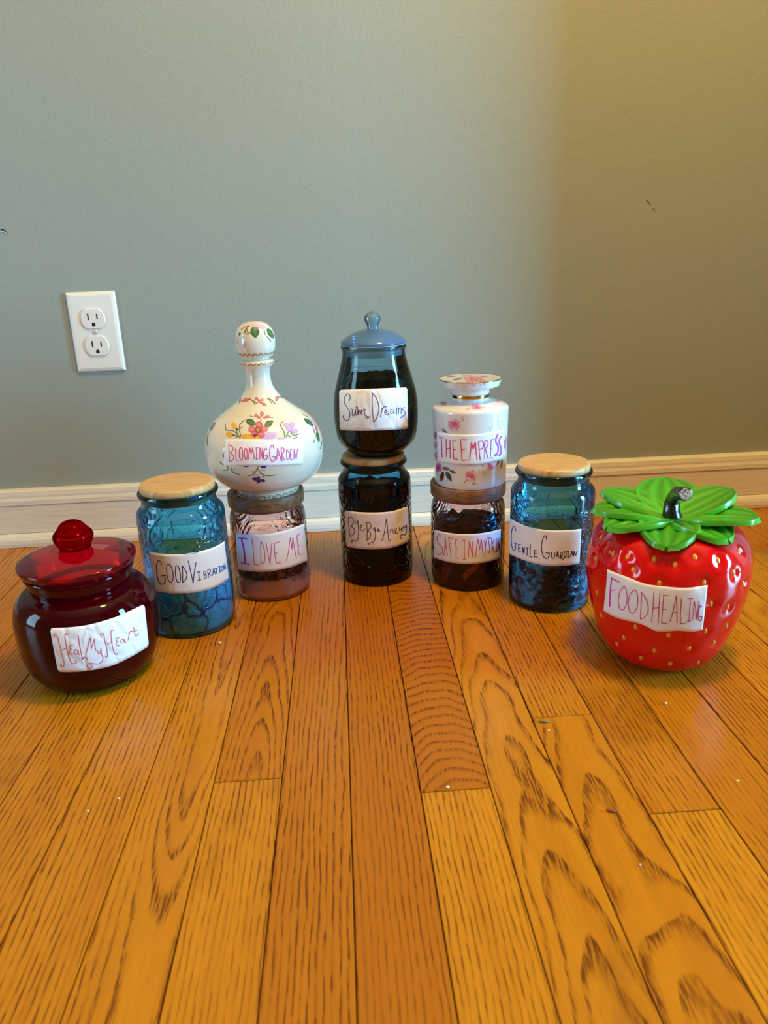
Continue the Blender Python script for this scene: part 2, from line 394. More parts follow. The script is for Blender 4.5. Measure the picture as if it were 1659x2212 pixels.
tag(box('wall_front', XL-.1, XR+.1, YF-.1, YF, -.02, ZC, TAN), 'tan painted wall behind the viewer', None, None, 'structure')
CEIL = plain('ceiling_paint', (214, 196, 160), .8)
tag(box('ceiling', XL-.1, XR+.1, YF-.1, .1, ZC, ZC+.1, CEIL), 'plain white ceiling', None, None, 'structure')
def window(name, x, y, z, w, h, into):
    fr = bpy.data.objects.new(name, None); COL.objects.link(fr); fr.location = (x, y, z); tag(fr, 'tall narrow daylit window in the side wall', None, None, 'structure')
    for n, a in (('window_jamb', (-w/2-.06, -w/2, -h/2-.06, h/2+.06)), ('window_jamb', (w/2, w/2+.06, -h/2-.06, h/2+.06)),
                 ('window_head', (-w/2, w/2, h/2, h/2+.06)), ('window_sill', (-w/2, w/2, -h/2-.06, -h/2))):
        box(n, min(0, into*.05), max(0, into*.05), a[0], a[1], a[2], a[3], TRIM, fr)
window('window_1', RW[0]+.04, RW[1], RW[2], .42, .95, -1); window('window_2', LW[0]-.04, LW[1], LW[2], .42, .85, 1)

# baseboard: board, cap and shoe, each its own strip
def strip(name, prof, x0, x1, m, parent=None):
    v = [(x, y, z) for x in (x0, x1) for y, z in prof]; n = len(prof)
    f = [(i, (i+1) % n, n+(i+1) % n, n+i) for i in range(n)]+[tuple(range(n-1, -1, -1)), tuple(range(n, 2*n))]
    return pydata(name, v, f, m, parent)
bb = strip('baseboard_back', [(0, .0215), (-.0125, .0215), (-.0125, .0655), (-.0118, .0664), (0, .0664)], XL, RET_X, TRIM)
tag(bb, 'cream painted baseboard along the wall', None, None, 'structure')
strip('cap_molding', [(0, .0672), (-.0135, .0672), (-.0140, .0680), (-.0138, .0745), (-.0122, .0790), (-.0122, .0825), (-.0112, .0885), (-.0090, .0912), (-.006, .0917), (0, .0917)], XL, RET_X, TRIM, bb)
strip('shoe_molding', [(0, .0006), (-.0215, .0006), (-.0220, .0060), (-.0212, .0120), (-.0190, .0165), (-.0160, .0195), (-.0125, .0207), (0, .0207)], XL, RET_X, TRIM, bb)

tag(box('baseboard_right', RET_X-.0125, RET_X, RET_Y-.0125, -.0225, .0006, .0917, TRIM, None, .002, 2), 'cream painted baseboard on the wall return', None, None, 'structure')
# floor: a sub-floor and every oak strip as its own plank
fl = box('floor', XL-.1, XR+.1, YF-.1, 0, -.05, -.008, DARK); tag(fl, 'worn honey oak strip floor', None, None, 'structure')
PW, PX0 = .0572, -.0101
def plank(x0, x1, y0, y1, k, i):
    g = .00045; ox, oy = (x0+x1)/2, (y0+y1)/2; hx, hy = (x1-x0)/2-g, (y1-y0)/2-g; b = .0006
    v = [(-hx, -hy, -.008), (hx, -hy, -.008), (hx, hy, -.008), (-hx, hy, -.008), (-hx, -hy, -b), (hx, -hy, -b), (hx, hy, -b), (-hx, hy, -b),
         (-hx+b, -hy+b, 0), (hx-b, -hy+b, 0), (hx-b, hy-b, 0), (-hx+b, hy-b, 0)]
    f = [(3, 2, 1, 0), (8, 9, 10, 11)]+[(a, (a+1) % 4, 4+(a+1) % 4, 4+a) for a in range(4)]+[(4+a, 4+(a+1) % 4, 8+(a+1) % 4, 8+a) for a in range(4)]
    o = pydata('plank', v, f, OAK, fl); o.location = (ox, oy, 0)
    rs = random.Random(k*97+i*31+5); kind = rs.random()
    o['seed'] = rs.random()*10
    if kind < .30: gu, gd, gk = rs.uniform(-.014, .014), rs.uniform(.02, .05), rs.choice((-1, 1))*rs.uniform(.035, .08)
    else: gu, gd, gk = rs.choice((-1, 1))*rs.uniform(.035, .075), rs.uniform(-.02, .02), rs.uniform(-.05, .05)
    tone = rs.uniform(.25, .8)
    sp = {(-5, 0): (.05, 0, .03, .7), (-4, 0): (-.045, .02, .03, .7), (-3, 0): (.012, .03, -.035, .75), (-2, 0): (.004, .035, .07, .35), (-2, 1): (-.06, 0, .01, .80), (-1, 0): (.045, .01, .03, .30),
          (0, 0): (-.045, .01, .03, .12), (1, 0): (.006, .16, .36, .10), (1, 1): (-.055, .01, .02, .85), (2, 0): (.004, .045, .055, .72),
          (3, 0): (.06, 0, .02, .55), (3, 1): (-.002, .045, .06, .55), (4, 0): (.06, .01, -.02, .45), (4, 1): (.05, 0, .02, .95), (5, 0): (-.05, 0, .03, .35), (6, 0): (.05, 0, .02, .25)}
    if (k, i) in sp: gu, gd, gk, tone = sp[(k, i)]
    o['grain_u'], o['grain_d'], o['grain_k'], o['tone'] = gu, gd, gk, tone
JOINTS = {-2: [on_floor(540, 1685)[1]], 1: [on_floor(985, 1706)[1]], 3: [on_floor(1215, 1546)[1]], 4: [on_floor(1480, 1752)[1]]}
k0, k1 = int((XL-PX0)/PW)-1, int((XR-PX0)/PW)+1
for k in range(k0, k1+1):
    x0, x1 = max(XL, PX0+k*PW), min(XR, PX0+(k+1)*PW)
    if x1-x0 < .01: continue
    rs = random.Random(k*13+1)
    far = RET_Y if x0 > RET_X else 0.0
    js = sorted(JOINTS.get(k, [])+[-1.0-rs.random()*1.2], reverse=True)
    ys = [far]+js+[YF]
    for i in range(len(ys)-1): plank(x0, x1, ys[i+1], ys[i], k, i)

# marks in the wall paint
class WallSurf:
    B = np.zeros(3)
    def lay(s, px, py, off): return on_wall(px, py, -off)
d = Decal(WallSurf(), Crop(1, 0, 0))
d.stroke([(1397, 432), (1401, 437), (1406, 444)], 2.6, lin((104, 86, 30)), .0003, taper=.8); d.stroke([(1411, 450), (1414, 455)], 2.6, lin((120, 104, 50)), .0003)  # dark strokes hold the scratch together with its painted shadow
d.build('scratch_and_shadow', INK, wb)
d = Decal(WallSurf(), Crop(1, 0, 0))
d.stroke([(1, 496), (7, 496), (12, 500), (16, 504)], 3.2, lin((36, 60, 58)), .0003, taper=.6); d.stroke([(-4, 499), (4, 499.5), (10, 502.5), (15, 506)], 3.6, lin((190, 205, 205)), .0004, ridge=.0008, taper=.5)
d.build('paint_chip', INK, wb)

# ------------------------------------------------------------------ wall outlet
OW, OH = .0699, .1143; ocx, ocz = -.3912+OW/2, .2676+OH/2
WHITEP = plain('white_plastic', (236, 232, 226), .35); BLACKH = plain('slot_black', (8, 7, 6), .8); SCREWM = plain('screw_paint', (214, 214, 212), .3, Metallic=.3)
ou = thing('electrical_outlet', (ocx, 0, ocz), 'white duplex electrical outlet on the sage wall', 'outlet')
def plate(hw, hh, y0, y1, cut, name, m, parent):
    v = []
    for (w_, h_, y) in ((hw, hh, 0), (hw, hh, y0), (hw-cut*.35, hh-cut*.35, y0+(y1-y0)*.6), (hw-cut, hh-cut, y1)):
        v += [(-w_, y, -h_), (w_, y, -h_), (w_, y, h_), (-w_, y, h_)]
    f = [tuple(range(12, 16))]
    for r in range(3): f += [(r*4+a, r*4+(a+1) % 4, r*4+4+(a+1) % 4, r*4+4+a) for a in range(4)]
    return pydata(name, v, f, m, parent)
plate(OW/2, OH/2, -.0022, -.0056, .0055, 'wall_plate', WHITEP, ou)
for cz in (.0195, -.0195):
    pts = []
    for i in range(48):
        a = 2*PI*i/48; x, z = .0172*math.cos(a), .0172*math.sin(a); z = max(-.0143, min(.0143, z)); pts.append((x, z))
    n = len(pts); v = [(x, -.0050, z+cz) for x, z in pts]+[(x, -.0070, z+cz) for x, z in pts]+[(x*.955, -.0078, z*.955+cz) for x, z in pts]
    f = [tuple(range(2*n, 3*n))]+[(i, (i+1) % n, n+(i+1) % n, n+i) for i in range(n)]+[(n+i, n+(i+1) % n, 2*n+(i+1) % n, 2*n+i) for i in range(n)]
    rc = pydata('receptacle', v, f, WHITEP, ou)
    for sx, hh in ((-.0064, .0045), (.0064, .0037)):
        box('slot', sx-.0009, sx+.0009, -.00795, -.0070, cz+.0028-hh, cz+.0028+hh, BLACKH, rc)
    g = [(-.0025, cz-.0105), (.0025, cz-.0105)]+[(.0025*math.cos(a), cz-.0078+.0027*math.sin(a)) for a in np.linspace(0, PI, 9)]
    n = len(g); pydata('ground_hole', [(x, -.00795, z) for x, z in g]+[(x, -.0070, z) for x, z in g], [tuple(range(n))]+[(i, (i+1) % n, n+(i+1) % n, n+i) for i in range(n)], BLACKH, rc)
v = [(0, -.0070, 0)]+[(.0031*math.cos(a), -.0066, .0031*math.sin(a)) for a in np.linspace(0, 2*PI, 24, endpoint=False)]+[(.0033*math.cos(a), -.0055, .0033*math.sin(a)) for a in np.linspace(0, 2*PI, 24, endpoint=False)]
sc_ = pydata('screw', v, [(0, 1+i, 1+(i+1) % 24) for i in range(24)]+[(1+i, 25+i, 25+(i+1) % 24, 1+(i+1) % 24) for i in range(24)], SCREWM, ou, True)
so = box('screw_slot', -.0024, .0024, -.00715, -.0066, -.0004, .0004, plain('slot_grey', (120, 118, 112), .6), sc_); so.rotation_euler = (0, -1.1, 0)

# ------------------------------------------------------------------ paper labels with handwriting
def paper_label(parent, surf, crop, top, bot, m, strokes, w, color, rc=0.0, off=.0004, text='lettering'):
    T = resample(spline(crop.many(top), 8), 1e9); T = resample(spline(crop.many(top), 8), 2.5)
    n = max(28, len(T)); nr = 14
    def rs(P, n):
        P = spline(crop.many(P), 8); d_ = np.r_[0, np.cumsum(np.linalg.norm(np.diff(P, axis=0), axis=1))]; t = np.linspace(0, d_[-1], n)
        return np.stack([np.interp(t, d_, P[:, k]) for k in (0, 1)], -1), d_[-1]
    if rc:   # denser columns at the ends for round corners
        pass
    A, La = rs(top, n); B, Lb = rs(bot, n); V = []; Fc = []
    H = np.linalg.norm(A[n//2]-B[n//2])
    for j in range(n):
        s = j/(n-1)*La; e = min(s, La-s); ins = 0.0
        if rc and e < rc: ins = (rc-math.sqrt(max(0, rc*rc-(rc-e)**2)))/H
        for i in range(nr+1):
            t = ins+(1-2*ins)*i/nr; p = A[j]*(1-t)+B[j]*t
            q = surf.lay(p[0], p[1], off); V.append(q)
    last = None
    for i, q in enumerate(V):
        if q is None: V[i] = last
        else: last = q
    for j in range(n-1):
        for i in range(nr):
            a = j*(nr+1)+i; Fc.append((a, a+1, a+nr+2, a+nr+1))
    lab = pydata('paper_label', V, Fc, m, parent, True)
    sm = lab.modifiers.new('thickness', 'SOLIDIFY'); sm.thickness = .00015; sm.offset = 0
    dc = Decal(surf, crop)
    for st in strokes:
        ww = w
        if isinstance(st, dict): ww = st['w']; st = st['p']
        dc.stroke(st, ww, color, off+.00022, step=1.0)
    dc.build(text, INK, lab)
    return lab
def grad(crop, xs, cols):
    cols = np.array([lin(c) for c in cols]); X = [crop((x, 0))[0] for x in xs]
    return lambda p: tuple(np.interp(p[0], X, cols[:, k]) for k in range(4))
def ell(cx, cy, rx, ry, skew=0.0, n=14):
    return [(cx+rx*math.cos(a)+skew*math.sin(a)*rx, cy+ry*math.sin(a)) for a in np.linspace(-PI/2, 1.5*PI+.15, n)]

# ------------------------------------------------------------------ vessels
def contents(name, loc, prof_r, z0, z1, m, label, cat, lump=.004, seed=0, bits=None):
    """a lumpy fill resting in a jar; prof_r(z) = inner radius"""
    seg, rows = 96, 16; V = []; Fc = []
    for i in range(rows+1):
        z = z0+(z1-z0)*i/rows
        for j in range(seg):
            a = 2*PI*j/seg; top = lump*(mnoise.noise((math.cos(a)*2+seed, math.sin(a)*2, 1.3))+.6*mnoise.noise((math.cos(a)*7+seed, math.sin(a)*7, .3)))*(i/rows)**2
            r = prof_r(z)*(1-.012*(1+mnoise.noise((math.cos(a)*9, math.sin(a)*9+seed, z*200))))
            V.append((r*math.cos(a), r*math.sin(a), z+top-loc[2]))
    b = len(V)
    for q, f in enumerate((.75, .5, .25)):
        for j in range(seg):
            a = 2*PI*j/seg; r = prof_r(z1)*f
            V.append((r*math.cos(a), r*math.sin(a), z1-loc[2]+lump*(.5+mnoise.noise((r*math.cos(a)*90+seed, r*math.sin(a)*90, 0)))))
    V.append((0, 0, z1-loc[2]+lump)); V.append((0, 0, z0-loc[2]))
    for i in range(rows+3):
        for j in range(seg):
            k = (j+1) % seg; Fc.append((i*seg+j, i*seg+k, (i+1)*seg+k, (i+1)*seg+j))
    L = (rows+3)*seg
    for j in range(seg):
        Fc.append((L+j, L+(j+1) % seg, len(V)-2)); Fc.append(((j+1) % seg, j, len(V)-1))
    o = pydata(name, V, Fc, m, None, True); o.location = loc
    return tag(o, label, cat, None, 'stuff')
def rfun(prof, inset):
    """radius of the outer wall as a function of z, less the glass"""
    p = np.asarray(prof); i0 = int(np.argmax(p[:, 0] > .9*p[:, 0].max())) if False else 0
    zz = p[:, 1]; up = [0]
    for i in range(1, len(p)):
        if zz[i] > zz[up[-1]]: up.append(i)
    z_, r_ = zz[up], p[up, 0]
    return lambda z: float(np.interp(z, z_, r_))-inset

# --- blue and smoky canisters with a wooden disc lid -----------------------------------------
def canister(loc, R, h, glass, label, name='glass_canister', lidr=None):
    X, Y = loc; B = (X, Y, 0.0005); t = thing(name, B, label, 'jar')
    s = h/.1665; rn = R*.84; z = lambda v: v*s
    prof = profile([(0, .0016), (R*.80, .0016), ], [(R*.80, .0016), (R*.84, .0007), (R*.90, .0006), (R*.965, .0028), (R*.99, .0075), (R*1.0, .016)],
                   [(R*1.0, .016), (R*1.0, z(.06)), (R*.999, z(.10)), (R*.998, z(.130))],
                   [(R*.998, z(.130)), (R*.995, z(.138)), (R*.965, z(.1435)), (R*.90, z(.1475)), (R*.86, z(.150)), (rn, z(.1535))],
                   [(rn, z(.1535)), (rn*.995, z(.157)), (rn*1.005, z(.160))], [(rn*1.005, z(.160)), (R*.885, z(.1612)), (R*.905, z(.1635)), (R*.89, z(.1662)), (R*.86, z(.1668)), (R*.82, z(.166)), (R*.81, z(.161))])
    lathe('glass_body', prof, B, glass, t)
    lr = R*.845; zl = z(.1655)
    lid = profile([(0, zl), (lr*.93, zl)], [(lr*.93, zl), (lr*.985, zl+.0012), (lr, zl+.0042), (lr*.985, zl+.0075), (lr*.95, zl+.0090)], [(lr*.95, zl+.0090), (lr*.5, zl+.0094), (0, zl+.0094)])
    lathe('lid', lid, B, LIGHTWOOD, t)
    pl = profile([(0, zl-.0105), (R*.79, zl-.0105)], [(R*.79, zl-.0105), (R*.80, zl-.004), (R*.79, zl)])
    lathe('lid_plug', pl, B, WALNUT_DIM, t)
    return t, prof, B, zl+.0094
WALNUT_DIM = m_wood('plug_wood', (.30, .20, .10, 1), (.22, .14, .07, 1))

GV = Crop(5.53, 270, 1000); GG = Crop(5.673, 1080, 960); BB = Crop(6.705, 710, 960); IL = Crop(7.213, 470, 1020); SK = Crop(8.195, 910, 1020)
DC = Crop(5.267, 420, 680); SD = Crop(6.146, 690, 650); EM = Crop(6.914, 910, 780); RJ = Crop(4.608, 0, 1080); SB = Crop(4.056, 1250, 1010)

class Emb:
    def __init__(s, surf, crop, m, parent): s.surf, s.crop, s.m, s.p = surf, crop, m, parent
def rosette(e, cx, cy, r, col, w=1.8, petals=9):
    d = Decal(e.surf, e.crop)
    for f in (.25, .5, .8): d.stroke(ell(cx, cy, r*f, r*f*1.25), w, col, .0001, ridge=.0006)
    for i in range(petals):
        a = 2*PI*i/petals; d.stroke(ell(cx+r*1.02*math.cos(a), cy+r*1.28*math.sin(a), r*.24, r*.26, n=8), w*.8, col, .0001, ridge=.0006)
    d.build('embossed_rosette', e.m, e.p)
def vein_leaf(e, x0, y0, x1, y1, wdt, col, n=5, w=1.7):
    d = Decal(e.surf, e.crop)
    dx, dy = x1-x0, y1-y0; L = math.hypot(dx, dy); nx, ny = -dy/L, dx/L
    for i in range(n):
        f = (i/(n-1)-.5)*2*wdt
        d.stroke([(x0, y0), (x0+dx*.35+nx*f, y0+dy*.35+ny*f), (x0+dx*.7+nx*f*.9, y0+dy*.7+ny*f*.9), (x1, y1)], w, col, .0001, ridge=.0007)
    d.build('embossed_leaf', e.m, e.p)
WHT = (1, 1, 1, 1)

# Good Vibrations
t, prof, B, _ = canister((-.1948, -.3119), .0505, .1695, BLUEG, 'blue embossed glass canister with pale wooden lid, label reading GOOD VIBRATIONS')
sf = Surf(B, prof)
d = Emb(sf, GV, BLUEEMB, t)
vein_leaf(d, 590, 1020, 900, 800, 75, WHT, 7); vein_leaf(d, 520, 790, 830, 690, 55, WHT, 5); vein_leaf(d, 520, 800, 720, 890, 40, WHT, 4); rosette(d, 975, 770, 60, WHT); vein_leaf(d, 590, 1025, 880, 1060, 40, WHT, 4)
rosette(d, 390, 800, 70, WHT); vein_leaf(d, 1010, 900, 1130, 800, 40, WHT, 4); rosette(d, 640, 1750, 55, WHT); rosette(d, 800, 1890, 75, WHT); vein_leaf(d, 960, 1720, 1150, 1560, 40, WHT, 4)
ST = [[(440, 1215), (432, 1180), (405, 1165), (385, 1200), (380, 1270), (390, 1350), (405, 1410), (435, 1447), (465, 1440), (485, 1400), (480, 1350)], [(440, 1345), (492, 1345)],
      [(505, 1210), (500, 1290), (515, 1380), (545, 1425), (572, 1400), (578, 1330), (560, 1250), (530, 1210), (505, 1210)],
      [(608, 1240), (605, 1320), (620, 1400), (645, 1427), (664, 1390), (660, 1310), (640, 1240), (615, 1225), (608, 1240)],
      [(683, 1225), (690, 1320), (690, 1428)], [(683, 1225), (715, 1270), (740, 1320), (730, 1380), (690, 1428)],
      [(755, 1165), (780, 1270), (815, 1435)], [(815, 1435), (825, 1320), (848, 1185)], [(860, 1303), (900, 1297)], [(880, 1300), (885, 1398)], [(867, 1400), (908, 1394)],
      [(938, 1295), (945, 1385)], [(938, 1295), (965, 1290), (962, 1320), (945, 1335)], [(945, 1335), (970, 1345), (965, 1375), (945, 1385)],
      [(985, 1280), (995, 1370)], [(985, 1280), (1010, 1265), (1018, 1295), (995, 1320)], [(995, 1320), (1030, 1345)], [(1042, 1345), (1055, 1255)], [(1055, 1255), (1078, 1330)], [(1048, 1305), (1068, 1300)],
      [(1065, 1262), (1105, 1250)], [(1085, 1255), (1092, 1325)], [(1110, 1240), (1140, 1232)], [(1125, 1238), (1130, 1300)], [(1118, 1305), (1142, 1297)],
      [(1150, 1235), (1145, 1265), (1155, 1290), (1168, 1270), (1165, 1240), (1150, 1235)], [(1168, 1285), (1172, 1215)], [(1172, 1215), (1182, 1275)], [(1182, 1275), (1188, 1200)],
      [(1200, 1200), (1185, 1210), (1195, 1235), (1198, 1255), (1185, 1270)]]
paper_label(t, sf, GV, [(297, 1065), (500, 1090), (700, 1085), (900, 1052), (1060, 1005), (1185, 935)], [(365, 1528), (550, 1555), (720, 1555), (900, 1535), (1080, 1480), (1238, 1385)],
            PAPER, ST, 1.7, grad(GV, (380, 1000, 1100, 1200), ((38, 44, 120), (40, 55, 125), (30, 90, 170), (20, 140, 215))))
contents('dried_petals', B, rfun(prof, .0022), .006, .066, m_contents('pale_blue_contents', [(.26, (.05, .12, .20)), (.36, (.45, .62, .75)), (.50, (.86, .93, .96)), (.75, (.95, .97, .98))], 46, (26, (.03, .10, .26, 1)), sss=.5),
         'pale crinkled petals heaped inside the GOOD VIBRATIONS jar', 'dried petals', .012, 3)
# Gentle Guardian
t, prof, B, _ = canister((.2476, -.305), .0502, .1690, BLUEG2, 'dark blue embossed glass canister with oak lid, label reading GENTLE GUARDIAN')
sf = Surf(B, prof); d = Emb(sf, GG, BLUEEMB, t)
rosette(d, 635, 800, 65, WHT, 1.5, 14); vein_leaf(d, 270, 930, 510, 860, 45, WHT, 5); rosette(d, 950, 850, 50, WHT); vein_leaf(d, 260, 680, 330, 800, 30, WHT, 3); vein_leaf(d, 760, 850, 890, 1010, 35, WHT, 4)
vein_leaf(d, 940, 1520, 900, 1700, 30, WHT, 4); rosette(d, 1010, 1720, 50, WHT); vein_leaf(d, 870, 1950, 960, 1760, 35, WHT, 4); vein_leaf(d, 290, 940, 480, 1010, 35, WHT, 4)
ST = [[(200, 1060), (185, 1005), (160, 1020), (145, 1100), (145, 1200), (160, 1280), (185, 1300), (195, 1260), (190, 1215)], [(172, 1205), (215, 1222)], [(222, 1228), (258, 1225)], [(232, 1228), (234, 1308), (268, 1318)], [(235, 1270), (258, 1272)],
      [(280, 1328), (285, 1255)], [(285, 1255), (298, 1345)], [(298, 1345), (305, 1265)], [(318, 1265), (355, 1272)], [(338, 1270), (335, 1360)], [(375, 1220), (370, 1375)], [(370, 1375), (400, 1378)],
      [(415, 1295), (460, 1300)], [(425, 1298), (420, 1375)], [(420, 1375), (465, 1380)], [(422, 1335), (455, 1335)],
      [(570, 1165), (565, 1118), (545, 1120), (520, 1180), (510, 1260), (525, 1350), (555, 1392), (590, 1385), (605, 1345)], [(560, 1325), (612, 1332)],
      [(632, 1315), (632, 1370), (650, 1395), (668, 1370), (668, 1318)], [(685, 1392), (705, 1305)], [(705, 1305), (722, 1390)], [(692, 1358), (715, 1355)], [(735, 1320), (742, 1400)], [(735, 1320), (760, 1322), (760, 1350), (740, 1362)], [(740, 1362), (775, 1408)],
      [(780, 1310), (785, 1385)], [(780, 1310), (805, 1320), (808, 1360), (785, 1385)], [(815, 1308), (845, 1305)], [(832, 1306), (832, 1380)], [(820, 1383), (848, 1378)], [(858, 1375), (880, 1300)], [(880, 1300), (892, 1362)], [(868, 1345), (888, 1340)],
      [(900, 1365), (905, 1305)], [(905, 1305), (925, 1358)], [(925, 1358), (945, 1305)]]
paper_label(t, sf, GG, [(125, 905), (250, 970), (400, 1020), (600, 1050), (800, 1050), (995, 1035)], [(102, 1335), (250, 1400), (400, 1450), (600, 1488), (800, 1485), (970, 1460)],
            PAPER, ST, 1.7, grad(GG, (140, 230, 500, 940), ((40, 90, 180), (60, 50, 130), (62, 44, 84), (48, 34, 60))))
contents('dried_herbs', B, rfun(prof, .0022), .006, .066, m_contents('dark_slate_contents', [(.40, (.008, .012, .018)), (.50, (.05, .08, .10)), (.58, (.45, .52, .54)), (.72, (.85, .88, .86))], 48, None, .6, (1, 1, 1.2)),
         'dark mottled herbs and pale petals inside the GENTLE GUARDIAN jar', 'dried herbs', .010, 9)
# Bye-Bye Anxiety
t, prof, B, byetop = canister((.0371, -.200), .0486, .1640, m_glass('smoky_blue_glass', (.22, .50, .66, 1), (.03, .12, .20, 1), .122, 40, ior=1.36), 'smoky blue glass canister under the tall jar, label reading BYE-BYE ANXIETY')
sf = Surf(B, prof); SMR = m_glass('smoky_glass_relief', (.55, .76, .86, 1), (.06, .16, .24, 1))
for cx, cy, w_ in ((330, 740, 60), (590, 700, 70), (850, 700, 85), (1090, 680, 55), (190, 680, 40)):
    d = Decal(sf, BB); d.stroke([(cx-w_*.8, cy-90), (cx-w_, cy), (cx-w_*.5, cy+120), (cx, cy+170), (cx+w_*.6, cy+110), (cx+w_, cy), (cx+w_*.7, cy-100), (cx, cy-140), (cx-w_*.8, cy-90)], 2.2, WHT, .0001, ridge=.0009)
    d.stroke([(cx-w_*.5, cy-20), (cx-w_*.2, cy+30), (cx, cy), (cx+w_*.3, cy+30), (cx+w_*.5, cy-20)], 1.8, WHT, .0001, ridge=.0008); d.build('embossed_heart', SMR, t)
ST = [[(288, 1050), (300, 1200), (310, 1330)], [(288, 1050), (345, 1060), (370, 1110), (350, 1160), (315, 1180)], [(315, 1180), (365, 1210), (380, 1260), (355, 1310), (315, 1332)],
      [(385, 1110), (390, 1150), (408, 1150), (425, 1100)], [(425, 1100), (430, 1200), (435, 1300), (420, 1380), (390, 1395), (350, 1385), (330, 1400), (340, 1422), (355, 1412)],
      [(460, 1205), (485, 1185), (478, 1165), (460, 1180), (460, 1220), (480, 1240), (500, 1245), (507, 1232)], [(513, 1220), (534, 1222)],
      [(550, 1125), (560, 1250), (555, 1380)], [(550, 1125), (600, 1140), (615, 1180), (590, 1220), (565, 1240)], [(565, 1240), (605, 1280), (605, 1340), (555, 1385)],
      [(650, 1205), (655, 1245), (668, 1245), (668, 1195)], [(668, 1195), (678, 1280), (670, 1370), (640, 1415), (590, 1425), (570, 1432), (580, 1445), (592, 1440)],
      [(700, 1248), (722, 1236), (715, 1218), (700, 1235), (708, 1252), (730, 1250), (748, 1245)], [(768, 1392), (800, 1300), (835, 1070)], [(835, 1070), (855, 1250), (865, 1380), (880, 1398), (898, 1385), (885, 1375)], [(805, 1275), (855, 1255)],
      [(890, 1225), (895, 1285)], [(893, 1245), (915, 1225), (928, 1245), (932, 1290)], [(940, 1210), (975, 1270), (1005, 1285)], [(985, 1205), (955, 1300)], [(1020, 1195), (1022, 1255)], [(1043, 1235), (1065, 1215), (1052, 1203), (1042, 1230), (1056, 1255), (1068, 1248)],
      [(1080, 1170), (1084, 1225), (1098, 1228)], [(1065, 1205), (1100, 1190)], [(1105, 1170), (1110, 1205), (1122, 1195)], [(1122, 1155), (1125, 1220), (1115, 1300), (1080, 1305), (1040, 1310), (1035, 1345), (1050, 1362), (1060, 1345)]]
paper_label(t, sf, BB, [(230, 955), (450, 980), (700, 985), (920, 965), (1145, 895)], [(262, 1480), (450, 1508), (660, 1520), (880, 1500), (1030, 1460), (1165, 1400)],
            m_paper('cream_sticker', (245, 236, 233), .5), ST, 1.35, lin((58, 38, 58)), rc=5)
contents('dried_herbs', B, rfun(prof, .0015), .004, .126, m_contents('black_tea_contents', [(.35, (.004, .001, .001)), (.6, (.014, .0035, .002)), (.8, (.035, .014, .008))], 160),
         'nearly black dried herbs filling the BYE-BYE ANXIETY jar', 'dried herbs', .006, 5)

# --- pink jars with walnut lids ---------------------------------------------------------------
def pink_jar(loc, R, label, crop):
    X, Y = loc; B = (X, Y, .0005); t = thing('pink_glass_jar', B, label, 'jar')
    prof = profile([(0, .0016), (R*.80, .0016)], [(R*.80, .0016), (R*.85, .0007), (R*.91, .0006), (R*.97, .003), (R*.995, .008), (R*1.0, .016)],
                   [(R*1.0, .016), (R*1.0, .05), (R*.997, .085), (R*.992, .098)], [(R*.992, .098), (R*.985, .104), (R*.955, .1105), (R*.90, .1140), (R*.86, .116), (R*.85, .1185)], [(R*.85, .1185), (R*.86, .121), (R*.82, .121)])
    lathe('glass_body', prof, B, PINKG, t)
    lr = .0487
    lp = profile([(0, .1180), (lr*.93, .1180)], [(lr*.93, .1180), (lr*.985, .1205), (lr, .1225)], [(lr, .1225), (lr, .1352)], [(lr, .1352), (lr*.99, .1363), (lr*.975, .1365)], [(lr*.975, .1365), (lr*.87, .1365)], [(lr*.87, .1365), (lr*.845, .1358), (lr*.84, .1345)], [(lr*.84, .1345), (lr*.835, .1325), (lr*.82, .1322)], [(lr*.82, .1322), (0, .1322)])
    lid = lathe('walnut_lid', lp, B, WALNUT, t); lid['label'] = 'dark walnut lid with a raised rim'
    return t, prof, B
t, prof, B = pink_jar((-.1045, -.2258), .0494, 'pink glass jar with walnut lid below the flowered decanter, label reading I LOVE ME', IL)
sf = Surf(B, prof); d = Emb(sf, IL, PINKEMB, t)
rosette(d, 430, 890, 75, WHT, 1.6, 10); vein_leaf(d, 1000, 870, 1320, 700, 50, WHT, 4); vein_leaf(d, 620, 900, 850, 830, 40, WHT, 4); vein_leaf(d, 1180, 1690, 1290, 1560, 35, WHT, 5); rosette(d, 1330, 1600, 50, WHT); vein_leaf(d, 350, 1700, 420, 1900, 45, WHT, 5)
ST = [{'w': 2.6, 'p': [(330, 1018), (400, 1028), (470, 1040)]}, {'w': 3.2, 'p': [(385, 1035), (382, 1065), (405, 1150), (425, 1280), (435, 1400)]}, {'w': 2.4, 'p': [(370, 1412), (430, 1412), (498, 1442)]},
      [(540, 1040), (555, 1180), (575, 1435)], [(575, 1435), (660, 1445)], [(672, 1085), (675, 1250), (680, 1390), (705, 1425), (735, 1380), (740, 1280), (715, 1150), (690, 1090), (672, 1085)],
      [(755, 1090), (785, 1250), (820, 1430)], [(820, 1430), (828, 1300), (845, 1105)], [(962, 1080), (885, 1105)], [(885, 1105), (890, 1250), (915, 1410)], [(915, 1410), (985, 1410)], [(895, 1265), (945, 1240)],
      [(1065, 1375), (1095, 1270), (1130, 1010)], [(1130, 1010), (1155, 1200)], [(1155, 1200), (1168, 1010)], [(1168, 1010), (1195, 1200), (1225, 1340)], [(1275, 965), (1230, 985)], [(1230, 985), (1245, 1120), (1260, 1280)], [(1260, 1280), (1322, 1275)], [(1240, 1165), (1282, 1125)]]
